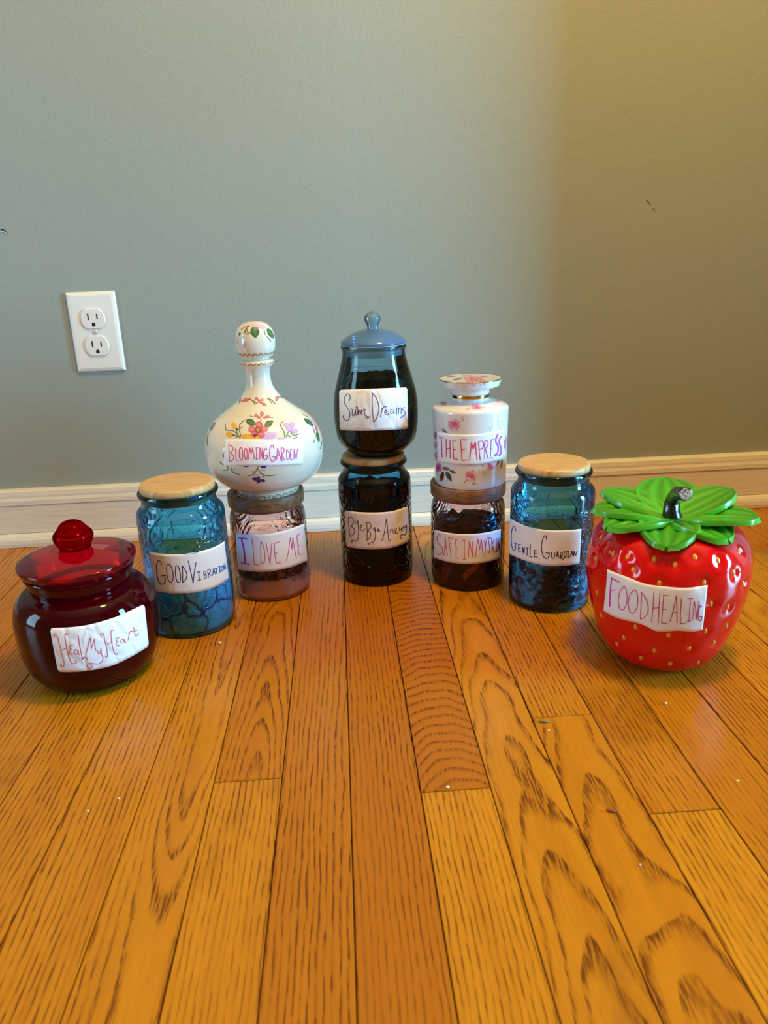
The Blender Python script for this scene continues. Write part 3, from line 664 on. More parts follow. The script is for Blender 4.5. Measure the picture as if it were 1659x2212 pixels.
paper_label(t, sf, IL, [(283, 948), (500, 965), (700, 968), (900, 940), (1100, 890), (1345, 802)], [(322, 1515), (500, 1540), (700, 1550), (900, 1532), (1150, 1475), (1400, 1378)],
            PAPER, ST, 1.5, grad(IL, (330, 480, 560, 1300), ((205, 30, 170), (205, 40, 165), (222, 100, 165), (214, 90, 165))))
contents('salt_and_roses', B, rfun(prof, .0022), .005, .026, m_contents('pink_salt', [(.3, (.92, .68, .60)), (.6, (.97, .84, .78)), (.8, (.97, .88, .82))], 30, sss=.8), 'pink salt layer in the bottom of the I LOVE ME jar', 'salt', .004, 2)
contents('dried_roses', B, rfun(prof, .0024), .0295, .052, m_contents('rose_herbs', [(.36, (.008, .005, .003)), (.52, (.06, .025, .012)), (.60, (.42, .20, .13)), (.68, (.20, .04, .03)), (.78, (.62, .42, .30))], 150), 'dark dried rose bits on the pink salt in the I LOVE ME jar', 'dried roses', .008, 4)
t, prof, B = pink_jar((.1572, -.2305), .0488, 'pink glass jar with walnut lid below the white rose bottle, SAFE IN MY SKIN label', SK)
sf = Surf(B, prof); d = Emb(sf, SK, PINKEMB, t)
rosette(d, 325, 880, 70, WHT, 1.7, 8); rosette(d, 800, 880, 75, WHT, 1.7, 12); vein_leaf(d, 1220, 1000, 1430, 830, 50, WHT, 5); vein_leaf(d, 1160, 800, 1290, 720, 35, WHT, 4); vein_leaf(d, 520, 860, 690, 790, 30, WHT, 4); rosette(d, 610, 1720, 80, WHT, 1.5, 12); vein_leaf(d, 400, 1010, 470, 880, 25, WHT, 4)
ST = [[(345, 1140), (330, 1095), (295, 1120), (285, 1190), (320, 1270), (375, 1340), (380, 1410), (350, 1455), (310, 1450), (290, 1410)], [(405, 1475), (420, 1320), (430, 1150)], [(430, 1150), (445, 1300), (470, 1475)], {'w': 2.4, 'p': [(415, 1335), (450, 1330)]},
      [(480, 1155), (575, 1175)], [(485, 1160), (510, 1330), (532, 1510)], [(500, 1260), (555, 1250)], [(595, 1180), (650, 1190)], [(605, 1185), (620, 1350), (618, 1505)], [(618, 1505), (665, 1525)], [(615, 1350), (640, 1345)],
      [(720, 1200), (795, 1205)], [(762, 1205), (765, 1535)], [(735, 1535), (800, 1540)], [(832, 1515), (850, 1215)], [(850, 1215), (912, 1505)], [(912, 1505), (908, 1225)], [(955, 1510), (1000, 1170)], [(1000, 1170), (1035, 1370)], [(1035, 1370), (1060, 1180)], [(1060, 1180), (1080, 1340), (1090, 1480)],
      [(1110, 1200), (1135, 1300)], [(1165, 1140), (1135, 1300), (1120, 1485)], [(1225, 1165), (1200, 1150), (1185, 1200), (1200, 1280), (1210, 1370), (1190, 1425), (1165, 1400)], [(1240, 1160), (1250, 1420)], [(1290, 1180), (1245, 1290)], [(1245, 1290), (1295, 1410)],
      [(1320, 1170), (1325, 1400)], [(1310, 1405), (1340, 1400)], [(1345, 1400), (1350, 1150)], [(1350, 1150), (1370, 1390)], [(1370, 1390), (1385, 1140)]]
paper_label(t, sf, SK, [(235, 1015), (500, 1075), (750, 1095), (1000, 1085), (1200, 1055), (1405, 1005)], [(222, 1510), (450, 1580), (650, 1615), (850, 1625), (1100, 1600), (1250, 1565), (1390, 1518)],
            PAPER, ST, 1.5, grad(SK, (280, 480, 900, 1200, 1380), ((225, 50, 160), (235, 110, 130), (232, 100, 110), (190, 60, 140), (95, 55, 150))))
contents('dried_bark', B, rfun(prof, .0018), .0055, .080, m_contents('brown_bark_contents', [(.35, (.014, .002, .001)), (.55, (.060, .012, .004)), (.72, (.16, .05, .02))], 45, None, .5), 'dark red-brown dried bark filling the SAFE IN MY SKIN jar', 'dried bark', .010, 6)
d = Decal(Surf(B, np.array([(.0474, .006), (.0474, .08)])), SK); d.stroke([(745, 1875), (880, 1740), (1010, 1630)], 13, lin((170, 96, 66)), .0001, ridge=.001, taper=.15); d.build('bark_strip', INK, [o for o in COL.objects if o.name.startswith('dried_bark')][0])

# --- flowered decanter on the I LOVE ME jar ------------------------------------------------------
X, Y, Z0 = -.1005, -.2258, .1326
B = (X, Y, Z0); t = thing('porcelain_decanter', B, 'round cream ceramic decanter painted with flowers, ball stopper, label reading BLOOMING GARDEN', 'decanter')
prof = profile([(0, .1345), (.0345, .1345), ], [(.0345, .1345), (.0352, Z0), (.0368, Z0)], [(.0368, Z0), (.0387, .1336), (.0394, .138), (.0391, .1425), (.0400, .1442)], [(.0400, .1442), (.0470, .1468), (.0545, .1506), (.0612, .1562), (.0672, .1642), (.0722, .1780), (.0739, .1940), (.0712, .2110), (.0610, .2280), (.0430, .2418), (.0292, .2520), (.0222, .2600), (.0162, .2705), (.0145, .2805), (.0146, .2890), (.0165, .2930), (.0198, .2958), (.0207, .2982), (.0196, .3008), (.0165, .3022), (.0150, .3030)])
lathe('decanter_body', prof, B, CERAMIC, t)
sprof = profile([(.0110, .2990), (.0150, .3030), (.0150, .3046), (.0162, .3052)], [(.0162, .3052), (.0190, .3056), (.0204, .3072), (.0226, .3130), (.0238, .3205), (.0236, .3280), (.0208, .3375), (.0150, .3435), (.0080, .3463), (0, .3470)])
stp = lathe('stopper', sprof, B, CERAMIC, t)
sf = Surf(B, prof); ss = Surf(B, sprof)
RED, CORAL, LIL, YEL, NAVY = lin((190, 72, 84)), lin((216, 122, 128)), lin((214, 176, 216)), lin((238, 178, 44)), lin((36, 42, 120))
GRN, DGRN, OLV, DRED = lin((92, 132, 66)), lin((22, 84, 62)), lin((106, 116, 62)), lin((130, 40, 48))
d = Decal(sf, DC)                       # centre bouquet
for a in ((768, 1130, 20, 28, 0), (705, 1148, 24, 18, 20), (832, 1160, 26, 15, 5), (735, 1168, 16, 14, 0), (800, 1170, 16, 14, 0)): d.blob(*a, CORAL, RED)
d.stroke([(680, 1165), (630, 1150)], 1.0, OLV); d.stroke([(765, 1180), (745, 1225)], 1.2, OLV); d.stroke([(850, 1165), (895, 1172)], 1.0, OLV)
d.blob(610, 1392, 72, 38, 0, YEL, lin((232, 160, 30))); d.blob(690, 1400, 58, 30, 0, YEL); d.blob(865, 1372, 68, 42, 0, LIL); d.blob(800, 1395, 45, 30, 0, LIL, lin((226, 150, 186)))
d.leaf(645, 1225, 120, 80, 25, DGRN, GRN); d.leaf(850, 1238, 110, 76, -35, DGRN, GRN)
for a in ((735, 1255, 38, 42, 0), (655, 1300, 40, 38, 0), (795, 1300, 42, 34, 0), (682, 1358, 40, 36, 0), (762, 1362, 42, 36, 0)): d.blob(*a, CORAL, RED)
d.blob(690, 1372, 24, 16, 0, DRED); d.blob(725, 1310, 40, 38, 0, RED, DRED); d.blob(725, 1310, 20, 22, 0, lin((206, 150, 50)), lin((120, 70, 20)))
d.build('painted_bouquet', GLAZE_PAINT, t)
d = Decal(sf, DC)                       # yellow sprig
for s_ in ([(350, 1240), (365, 1310), (440, 1320), (500, 1370), (520, 1410)], [(570, 1195), (510, 1270), (530, 1390)], [(470, 1290), (495, 1370)], [(440, 1365), (500, 1380)], [(545, 1275), (515, 1300)], [(470, 1400), (500, 1370)]): d.stroke(s_, 1.5, OLV)
d.blob(450, 1262, 26, 38, -30, YEL, lin((226, 160, 40))); d.blob(400, 1362, 40, 26, 5, YEL, lin((226, 160, 40))); d.blob(486, 1305, 10, 12, 0, DGRN); d.blob(445, 1370, 12, 10, 0, DGRN)
d.build('painted_sprig', GLAZE_PAINT, t)
d = Decal(sf, DC)                       # lilac sprig
for s_ in ([(1010, 1210), (980, 1260), (1020, 1330), (1030, 1400)], [(1040, 1390), (1070, 1330)], [(1090, 1320), (1130, 1370), (1195, 1355)], [(1100, 1390), (1060, 1370)], [(1120, 1410), (1170, 1390)]): d.stroke(s_, 1.5, OLV)
for a in ((1055, 1260, 42, 25, 30), (1110, 1255, 28, 32, 0), (1085, 1300, 45, 30, 40), (1145, 1325, 32, 25, 0), (985, 1412, 38, 14, 0)): d.blob(*a, LIL, lin((196, 150, 206)))
d.build('painted_sprig', GLAZE_PAINT, t)
d = Decal(sf, DC)                       # garland at the neck
for s_ in ([(625, 955), (670, 985), (690, 1030)], [(805, 960), (860, 960), (920, 1010)], [(530, 945), (512, 985), (520, 1012)], [(940, 960), (975, 930), (1005, 950)], [(660, 970), (720, 1015)], [(850, 965), (890, 1015)]): d.stroke(s_, 1.5, OLV)
for a in ((590, 968, 42, 18, -18), (545, 980, 18, 14, 0), (708, 955, 20, 17, 20), (780, 965, 28, 16, -20), (790, 1017, 30, 16, 25), (742, 988, 24, 18, 40), (938, 950, 18, 32, 10), (488, 985, 12, 18, 20)): d.blob(*a, CORAL, RED)
d.build('painted_garland', GLAZE_PAINT, t)
d = Decal(sf, DC)                       # right side leaves
d.blob(1352, 1225, 62, 20, 52, LIL, lin((220, 160, 190))); d.blob(1388, 1300, 36, 12, 70, CORAL, RED)
d.leaf(1300, 1222, 130, 52, 40, DGRN, GRN); d.leaf(1405, 1390, 130, 38, 78, DGRN, GRN); d.stroke([(1345, 1275), (1375, 1380), (1355, 1460)], 1.2, OLV); d.stroke([(1235, 1130), (1300, 1170)], 1.2, OLV); d.stroke([(1448, 1440), (1440, 1500), (1425, 1525)], 1.2, OLV)
d.build('painted_leaves', GLAZE_PAINT, t)
d = Decal(sf, DC)                       # left side leaves
d.leaf(205, 1275, 120, 40, 122, DGRN, GRN); d.stroke([(160, 1340), (145, 1420), (150, 1490)], 1.5, OLV); d.stroke([(225, 1185), (275, 1162)], 1.2, OLV); d.stroke([(330, 1490), (348, 1500)], 1.2, OLV); d.stroke([(345, 1545), (325, 1590), (340, 1630)], 2.0, DGRN); d.blob(330, 1100, 40, 10, -35, LIL)
d.build('painted_leaves', GLAZE_PAINT, t)
d = Decal(sf, DC)                       # lower sprigs
for s_ in ([(730, 1715), (700, 1780), (660, 1820), (605, 1832)], [(720, 1750), (770, 1810), (850, 1830), (930, 1820)], [(280, 1670), (330, 1710)], [(375, 1720), (380, 1765), (320, 1765)], [(410, 1730), (440, 1790), (515, 1818)], [(690, 1800), (660, 1775)], [(800, 1822), (780, 1850)]): d.stroke(s_, 1.7, OLV)
d.blob(710, 1822, 30, 13, -10, LIL); d.blob(790, 1765, 22, 14, 0, LIL); d.blob(785, 1728, 32, 16, 0, NAVY); d.blob(590, 1722, 32, 9, 0, NAVY); d.blob(445, 1755, 18, 12, 0, LIL)
for a in ((692, 1868, 34, 19, 12), (775, 1885, 32, 16, 12), (730, 1886, 24, 32, 0)): d.blob(*a, NAVY, lin((56, 60, 150)))
d.blob(730, 1850, 20, 12, 0, lin((70, 60, 60)))
d.build('painted_bluebell', GLAZE_PAINT, t)
def gold_vine(surf, z, amp, waves, w, name, parent, col=lin((176, 104, 30))):
    V, Fc = [], []; n = waves*8; C = []
    for i in range(n+1):
        th = 2*PI*i/n; zz = z+amp*math.sin(2*PI*i/8)
        V += [surf.ang(th, zz-w/2, .00025), surf.ang(th, zz+w/2, .00025)]
    Fc = [(2*i, 2*i+2, 2*i+3, 2*i+1) for i in range(n)]
    for k in range(waves*2):
        th = 2*PI*(k+.5)/(waves*2); s_ = 1 if k % 2 else -1; b = len(V); dt = PI/waves*.35
        V += [surf.ang(th, z, .00027), surf.ang(th+dt, z+s_*amp*2.0, .00027), surf.ang(th+dt*1.6, z+s_*amp*1.2, .00027)]; Fc.append((b, b+1, b+2))
    o = pydata(name, V, Fc, None, parent, True)
    ca = o.data.color_attributes.new('tint', 'FLOAT_COLOR', 'POINT'); ca.data.foreach_set('color', np.array([col]*len(V), float).ravel()); o.data.materials.append(GLAZE_PAINT); return o
gold_vine(sf, .1388, .0012, 26, .0009, 'gold_vine_border', t); gold_vine(sf, .2982, .0009, 20, .0008, 'gold_vine_border', t); gold_vine(ss, .3095, .0011, 20, .0009, 'gold_vine_border', stp)
d = Decal(ss, DC)
d.blob(690, 122, 78, 20, 0, LIL, lin((226, 190, 220))); d.blob(760, 135, 50, 22, 15, LIL, lin((206, 160, 200)))
d.leaf(690, 195, 135, 115, 85, DGRN, GRN); d.leaf(865, 215, 135, 58, 58, DGRN, GRN)
for s_ in ([(625, 130), (580, 170), (552, 250)], [(600, 145), (580, 200), (612, 225)], [(610, 150), (600, 190), (640, 215)], [(790, 170), (810, 230), (870, 300)], [(530, 170), (570, 140), (620, 128)]): d.stroke(s_, 1.3, OLV)
d.blob(566, 335, 11, 40, 0, lin((206, 150, 176)), LIL); d.blob(515, 218, 10, 18, 20, DGRN); d.blob(556, 256, 10, 20, 10, NAVY); d.blob(488, 290, 8, 40, 8, LIL)
d.build('painted_leaves', GLAZE_PAINT, stp)
ST = [[(395, 1475), (398, 1570), (405, 1670)], [(395, 1475), (435, 1500), (440, 1540), (410, 1565)], [(410, 1565), (450, 1610), (440, 1650), (405, 1670)], [(470, 1520), (478, 1655)], [(478, 1655), (505, 1655)], ell(532, 1582, 20, 72, .15), ell(588, 1582, 17, 65, .1),
      [(615, 1645), (632, 1512)], [(632, 1512), (648, 1580)], [(648, 1580), (665, 1508)], [(665, 1508), (682, 1640)], [(695, 1515), (725, 1512)], [(710, 1513), (708, 1640)], [(697, 1642), (722, 1640)], [(742, 1645), (748, 1510)], [(748, 1510), (778, 1640)], [(778, 1640), (775, 1515)],
      [(830, 1535), (810, 1520), (790, 1560), (790, 1625), (808, 1650), (828, 1630), (828, 1600)], [(805, 1600), (835, 1600)], [(905, 1520), (890, 1482), (868, 1500), (855, 1570), (865, 1640), (890, 1665), (918, 1640), (915, 1610)], [(880, 1612), (930, 1610)],
      [(935, 1645), (945, 1515)], [(945, 1515), (985, 1650)], [(940, 1600), (975, 1595)], [(985, 1515), (995, 1665)], [(985, 1515), (1015, 1520), (1015, 1560), (990, 1590)], [(990, 1590), (1025, 1650)], [(1045, 1530), (1050, 1650)], [(1045, 1530), (1075, 1570), (1075, 1630), (1050, 1650)],
      [(1090, 1530), (1090, 1645)], [(1088, 1532), (1110, 1530)], [(1090, 1585), (1105, 1583)], [(1090, 1645), (1115, 1642)], [(1130, 1640), (1130, 1530)], [(1130, 1530), (1155, 1640)], [(1155, 1640), (1170, 1525)]]
paper_label(t, sf, DC, [(352, 1417), (650, 1415), (900, 1418), (1248, 1415)], [(335, 1718), (700, 1715), (900, 1718), (1228, 1700)], PAPER, ST, 1.7, grad(DC, (390, 540, 900, 1170), ((226, 90, 160), (232, 60, 140), (226, 80, 160), (216, 90, 186))), off=.0006)

# --- tall jar on top of BYE-BYE ANXIETY ------------------------------------------------------------
X, Y, Z0 = .0427, -.2003, byetop+.0004
B = (X, Y, Z0); t = thing('apothecary_jar', B, 'tall pale blue glass jar with frosted blue knobbed lid, label reading SWEET DREAMS', 'jar')
prof = profile([(0, Z0+.0012), (.029, Z0+.0012)], [(.029, Z0+.0012), (.0305, Z0), (.0325, Z0+.0006), (.0333, Z0+.0022)], [(.0333, Z0+.0022), (.0385, .1778), (.0435, .1825), (.0492, .1905), (.0530, .2050), (.0543, .2285), (.0525, .2500), (.0485, .2665), (.0436, .2835), (.0406, .2950), (.0396, .3005), (.0398, .3060)], [(.0398, .3060), (.0411, .3078), (.0413, .3098), (.0400, .3110), (.0380, .3106), (.0376, .3060)])
lathe('glass_body', prof, B, SMOKE, t)
lp = profile([(.0365, .3112), (.0400, .3122)], [(.0400, .3122), (.0408, .3140), (.0402, .3158), (.0375, .3184), (.0286, .3240), (.0180, .3283), (.0095, .3300), (.0070, .3308)], )
lid = lathe('lid', lp, B, LIDBLUE, t); lid['label'] = 'domed blue glass lid with pointed knob'
lathe('knob', profile([(0, .3300), (.0073, .3302)], [(.0073, .3302), (.0070, .3330), (.0076, .3352), (.0098, .3392), (.0106, .3432), (.0088, .3470), (.0040, .3500), (.0012, .3520), (0, .3524)]), B, m_glass('blue_knob_glass', (.70, .85, .92, 1), (.22, .45, .66, 1), 0, body=.28, bodycol=(.30, .45, .62, 1)), lid)
gk = lathe('gasket', profile([(.0330, .2985), (.0362, .2985)], [(.0362, .2985), (.0362, .3105)], [(.0362, .3105), (.0402, .3112), (.0402, .3122)]), B, m_glass('milky_gasket', (.8, .86, .9, 1), (.6, .66, .7, 1), 0, body=.45, bodycol=(.72, .78, .84, 1), rough=.2), t)
sf = Surf(B, prof); d = Decal(sf, SD)
for dx, dy in ((0, 0), (14, 40)):
    d.stroke([(320+dx*2, 1090+dy), (400+dx, 1015+dy), (440+dx, 930+dy), (455+dx, 880+dy)], 2.4, WHT, .0001, ridge=.001); d.stroke([(455+dx, 880+dy), (690, 872+dy), (925-dx, 865+dy)], 2.4, WHT, .0001, ridge=.001); d.stroke([(925-dx, 865+dy), (960-dx, 950+dy), (1030-dx, 1030+dy), (1110-dx*2, 1075+dy)], 2.4, WHT, .0001, ridge=.001)
d.build('embossed_panel_border', SMOKEEMB, t); d = Decal(sf, SD)
for dx, dy in ((0, 0), (14, 40)):
    d.stroke([(345+dx*2, 1765-dy), (390+dx, 1840-dy*.6), (440+dx, 1905-dy*.6)], 2.0, WHT, .0001, ridge=.001); d.stroke([(440+dx, 1915-dy*.6), (730, 1930-dy*.6), (1020-dx, 1918-dy*.6)], 2.0, WHT, .0001, ridge=.001); d.stroke([(1020-dx, 1910-dy*.6), (1090-dx, 1820-dy*.6), (1150-dx*2, 1740-dy)], 2.0, WHT, .0001, ridge=.001)
for i in range(22):
    x = 460+i*26; d.stroke([(x, 1917-abs(i-11)*.6), (x+8, 1917-abs(i-11)*.6)], 1.2, WHT, .0003, ridge=.0008)
d.build('embossed_panel_border', SMOKEEMB, t)
for y in range(1100, 1700, 52):
    d = Decal(sf, SD); d.stroke([(1245+(y-1100)*.06, y), (1270+(y-1100)*.06, y+20), (1250+(y-1100)*.06, y+40)], 1.8, WHT, .0001, ridge=.0009); d.build('embossed_scallop', SMOKEEMB, t)
ST = [[(395, 1330), (410, 1300), (405, 1250), (375, 1235), (340, 1280), (335, 1350), (370, 1410), (405, 1470), (405, 1540), (380, 1585), (345, 1580), (320, 1540), (330, 1515), (345, 1515)],
      [(415, 1440), (430, 1430), (440, 1450), (440, 1510), (455, 1525), (475, 1480), (485, 1440)], [(485, 1440), (485, 1500), (495, 1522), (510, 1490), (510, 1430), (497, 1398), (490, 1425)], [(515, 1490), (535, 1470), (530, 1450), (518, 1470), (520, 1505), (540, 1510)], [(548, 1485), (568, 1465), (560, 1450), (550, 1470), (555, 1500), (575, 1500)],
      [(590, 1420), (600, 1480), (610, 1520), (635, 1530), (625, 1545), (645, 1555), (660, 1545), (655, 1525)], [(580, 1455), (620, 1440)], [(705, 1225), (702, 1400), (720, 1610)], [(705, 1225), (750, 1280), (785, 1380), (785, 1480), (755, 1560), (720, 1610)],
      [(825, 1415), (832, 1450), (810, 1535)], [(828, 1455), (850, 1410), (880, 1400), (885, 1412)], [(868, 1485), (890, 1470), (890, 1450), (870, 1460), (865, 1490), (885, 1510), (915, 1500), (925, 1495)], [(985, 1435), (955, 1440), (942, 1470), (955, 1495), (980, 1480), (988, 1440)], [(988, 1440), (985, 1480), (1000, 1495)],
      [(1020, 1505), (1025, 1430), (1040, 1415), (1050, 1440), (1045, 1500)], [(1048, 1450), (1060, 1425), (1080, 1420), (1080, 1500)], [(1130, 1410), (1105, 1420), (1105, 1450), (1130, 1470), (1130, 1510), (1100, 1530), (1075, 1545), (1090, 1555)]]
paper_label(t, sf, SD, [(265, 1182), (500, 1172), (800, 1162), (1165, 1148)], [(272, 1712), (450, 1722), (650, 1722), (900, 1712), (1175, 1698)], PAPER_W, ST, 1.35, grad(SD, (320, 800, 1130), ((52, 38, 84), (66, 56, 128), (66, 84, 190))), rc=5)
contents('dried_herbs', B, rfun(prof, .0018), Z0+.006, .268, m_contents('olive_herb_contents', [(.35, (.006, .003, .001)), (.55, (.030, .018, .004)), (.70, (.085, .055, .012))], 170), 'dark olive dried herbs filling the SWEET DREAMS jar', 'dried herbs', .009, 8)

# --- white rose bottle on SAFE IN MY SKIN -----------------------------------------------------------
X, Y, Z0 = .1600, -.2305, .1367
B = (X, Y, Z0); t = thing('porcelain_bottle', B, 'white porcelain bottle with pink roses, flat lid and gold neck band, label reading THE EMPRESS', 'bottle')
prof = profile([(0, Z0), (.0440, Z0)], [(.0440, Z0), (.0452, .1372), (.0457, .1390)], [(.0457, .1390), (.0465, .170), (.0471, .200), (.0477, .2300)], [(.0477, .2300), (.0476, .2325), (.0464, .2348), (.0440, .2362)], [(.0440, .2362), (.034, .2398), (.0250, .2422), (.0232, .2430)], [(.0232, .2430), (.0229, .2440), (.0230, .2500)])
lathe('bottle_body', prof, B, PORCELAIN, t)
lp = profile([(0, .2504), (.0234, .2504)], [(.0234, .2504), (.0238, .2535), (.0252, .2560)], [(.0252, .2560), (.0330, .2585), (.0366, .2605)], [(.0366, .2605), (.0374, .2640), (.0382, .2678)], [(.0382, .2678), (.0381, .2686), (.0374, .2688)], [(.0374, .2688), (.030, .2684), (0, .2680)])
lid = lathe('flat_lid', lp, B, PORCELAIN, t); lid['label'] = 'flat round porcelain lid printed with a pink rose'
lathe('gold_neck_band', profile([(.02305, .2458), (.02335, .2462), (.02335, .2492), (.02305, .2496)]), B, GOLD, t)
lathe('gold_rim', profile([(.0380, .2674), (.0384, .2680), (.0383, .2687), (.0375, .26895)]), B, GOLD, lid)
sf = Surf(B, prof); sl = Surf(B, lp)
PK, PKD, PKL, BRN, OLB, PUR = lin((222, 128, 158)), lin((200, 84, 120)), lin((240, 196, 212)), lin((92, 72, 44)), lin((140, 124, 78)), lin((190, 110, 176))
def rose(d, cx, cy, rx, ry, c=PK, cd_=PKD, cl=PKL):
    for i in range(9):
        a = 2*PI*i/9+.3; d.blob(cx+rx*.62*math.cos(a), cy+ry*.62*math.sin(a), rx*.40, ry*.36, random.uniform(0, 90), random.choice((c, c, cl)), cl, wob=.2, n=12)
    for i in range(6):
        a = 2*PI*i/6; d.blob(cx+rx*.30*math.cos(a), cy+ry*.30*math.sin(a), rx*.30, ry*.24, random.uniform(0, 90), random.choice((c, cd_)), c, wob=.2, n=12)
    d.blob(cx, cy, rx*.2, ry*.2, 0, cd_, c, n=10)
def petals(d, cx, cy, r, n, cols):
    for i in range(n):
        a = random.uniform(0, 2*PI); q = random.uniform(.2, 1)*r; d.blob(cx+q*math.cos(a), cy+q*math.sin(a), random.uniform(6, 14), random.uniform(4, 9), random.uniform(0, 180), random.choice(cols), n=8)
d = Decal(sf, EM); rose(d, 490, 950, 95, 95); petals(d, 600, 860, 40, 6, (PK, PKL)); d.leaf(350, 1045, 90, 40, 40, BRN, OLB); petals(d, 370, 1000, 60, 6, (PKL, PK)); d.build('printed_rose', GLAZE_PAINT, t)
d = Decal(sf, EM); rose(d, 745, 1705, 95, 85); petals(d, 660, 1810, 60, 6, (OLB, PKL)); petals(d, 790, 1820, 50, 6, (OLB, PK)); petals(d, 850, 1650, 50, 6, (PKL,)); d.build('printed_rose', GLAZE_PAINT, t)
d = Decal(sf, EM); rose(d, 825, 690, 85, 38); petals(d, 700, 715, 40, 5, (PK, PKL)); petals(d, 930, 690, 50, 5, (PKL, OLB)); d.build('printed_rose', GLAZE_PAINT, t)
d = Decal(sf, EM); rose(d, 310, 625, 80, 24, DRED, lin((110, 50, 50)), PK); d.build('printed_rose', GLAZE_PAINT, t)
d = Decal(sf, EM); rose(d, 1150, 592, 65, 18); d.build('printed_rose', GLAZE_PAINT, t)
d = Decal(sf, EM)
for a in ((208, 1110, 24, 70), (205, 1260, 22, 70), (208, 1420, 28, 80), (250, 1590, 60, 70)): rose(d, *a, PUR, lin((150, 60, 120)), PK)
d.leaf(375, 1608, 110, 60, 15, BRN, OLB); d.leaf(312, 1725, 150, 62, 100, BRN, lin((70, 54, 30))); d.leaf(412, 1722, 160, 76, 62, BRN, lin((76, 60, 34))); d.leaf(475, 1655, 110, 44, 25, OLB, BRN); petals(d, 350, 1800, 60, 6, (PKL, lin((200, 190, 190)))); d.leaf(185, 1210, 90, 24, 90, BRN, OLB)
d.build('printed_rose_cluster', GLAZE_PAINT, t)
d = Decal(sf, EM)
rose(d, 1030, 1560, 75, 55); d.leaf(1150, 1510, 100, 40, 115, OLB, BRN); d.leaf(1200, 1530, 150, 34, 98, OLB, BRN); d.leaf(920, 1550, 70, 36, 70, OLB, PKL); petals(d, 1180, 960, 80, 10, (PKL, lin((206, 190, 214)))); petals(d, 1050, 1010, 50, 6, (lin((206, 200, 214)), PKL)); rose(d, 1252, 1230, 16, 130, PUR, PK, PKL); petals(d, 960, 1640, 60, 6, (PKL,))
d.build('printed_rose_cluster', GLAZE_PAINT, t)
d = Decal(sl, EM); rose(d, 720, 215, 130, 34, PKL, PK, PKL); rose(d, 800, 280, 190, 42); d.leaf(545, 268, 130, 24, -10, OLB, BRN); d.leaf(950, 230, 120, 20, 10, OLB, PKL); rose(d, 410, 228, 60, 12, PK); d.leaf(480, 225, 80, 14, 0, OLB, OLB); d.leaf(720, 182, 110, 12, 0, lin((196, 170, 90)), OLB); d.build('printed_rose', GLAZE_PAINT, lid)
ST = [[(268, 1135), (345, 1148)], [(305, 1140), (312, 1300), (318, 1440)], [(375, 1160), (380, 1430)], [(432, 1175), (435, 1450)], [(385, 1305), (432, 1300)], [(465, 1190), (522, 1190)], [(472, 1190), (480, 1330), (485, 1460)], [(485, 1460), (548, 1465)], [(478, 1320), (518, 1320)],
      [(580, 1172), (682, 1170)], [(585, 1172), (600, 1320), (608, 1480)], [(608, 1480), (698, 1475)], [(600, 1320), (652, 1318)], [(722, 1480), (740, 1320), (750, 1210)], [(750, 1210), (775, 1310)], {'w': 2.6, 'p': [(775, 1310), (810, 1210)]}, [(810, 1210), (820, 1350), (835, 1475)],
      [(855, 1200), (865, 1350), (880, 1480)], [(855, 1200), (900, 1190), (930, 1230), (920, 1290), (868, 1320)], [(950, 1185), (945, 1330), (945, 1460)], [(950, 1185), (985, 1190), (995, 1240), (955, 1310)], [(955, 1310), (1000, 1460)], [(1035, 1175), (1085, 1165)], [(1040, 1175), (1035, 1320), (1028, 1445)], [(1028, 1445), (1070, 1445)], [(1035, 1310), (1065, 1305)],
      {'w': 3.4, 'p': [(1140, 1090), (1110, 1160), (1115, 1220), (1145, 1280), (1135, 1370), (1105, 1410), (1090, 1385)]}, {'w': 3.4, 'p': [(1190, 1120), (1165, 1160), (1160, 1220), (1185, 1290), (1185, 1370), (1165, 1405), (1150, 1390)]}]
paper_label(t, sf, EM, [(237, 1062), (500, 1095), (750, 1095), (1000, 1068), (1235, 1015)], [(243, 1500), (500, 1545), (700, 1555), (900, 1545), (1217, 1475)], PAPER, ST, 1.8, grad(EM, (270, 400, 800, 1000, 1190), ((215, 50, 170), (225, 50, 120), (232, 40, 110), (200, 80, 200), (176, 90, 232))))

# --- ruby jar ------------------------------------------------------------------------------------
X, Y = -.2815, -.4164; B = (X, Y, .0005); t = thing('ruby_glass_jar', B, 'squat round ruby red glass jar with knobbed lid, label reading HEAL MY HEART', 'jar')
prof = profile([(0, .0018), (.040, .0018)], [(.040, .0018), (.0425, .0006), (.0470, .0006), (.0535, .0030), (.0610, .0115), (.0665, .0235), (.0700, .0410), (.0713, .0590), (.0706, .0760), (.0668, .0900), (.0600, .0985), (.0525, .1010), (.0496, .1022)], [(.0496, .1022), (.0508, .1060), (.0524, .1130), (.0532, .1175)], [(.0532, .1175), (.0545, .1190), (.0540, .1210), (.0515, .1215)])
lathe('glass_body', prof, B, REDG, t)
lp = profile([(.0490, .1190), (.0520, .1216)], [(.0520, .1216), (.0550, .1230), (.0575, .1268), (.0583, .1302), (.0572, .1322), (.0500, .1350), (.0350, .1388), (.0220, .1415), (.0160, .1425), (.0150, .1432)])
lid = lathe('lid', lp, B, REDLID, t)
kn = lathe('knob', profile([(0, .1420), (.0156, .1424)], [(.0156, .1424), (.0153, .1440), (.0178, .1480), (.0197, .1532), (.0190, .1578), (.0162, .1612), (.0136, .1648), (.0098, .1690), (.0042, .1714), (0, .1718)]), B, REDKNOB, lid)
sf = Surf(B, prof)
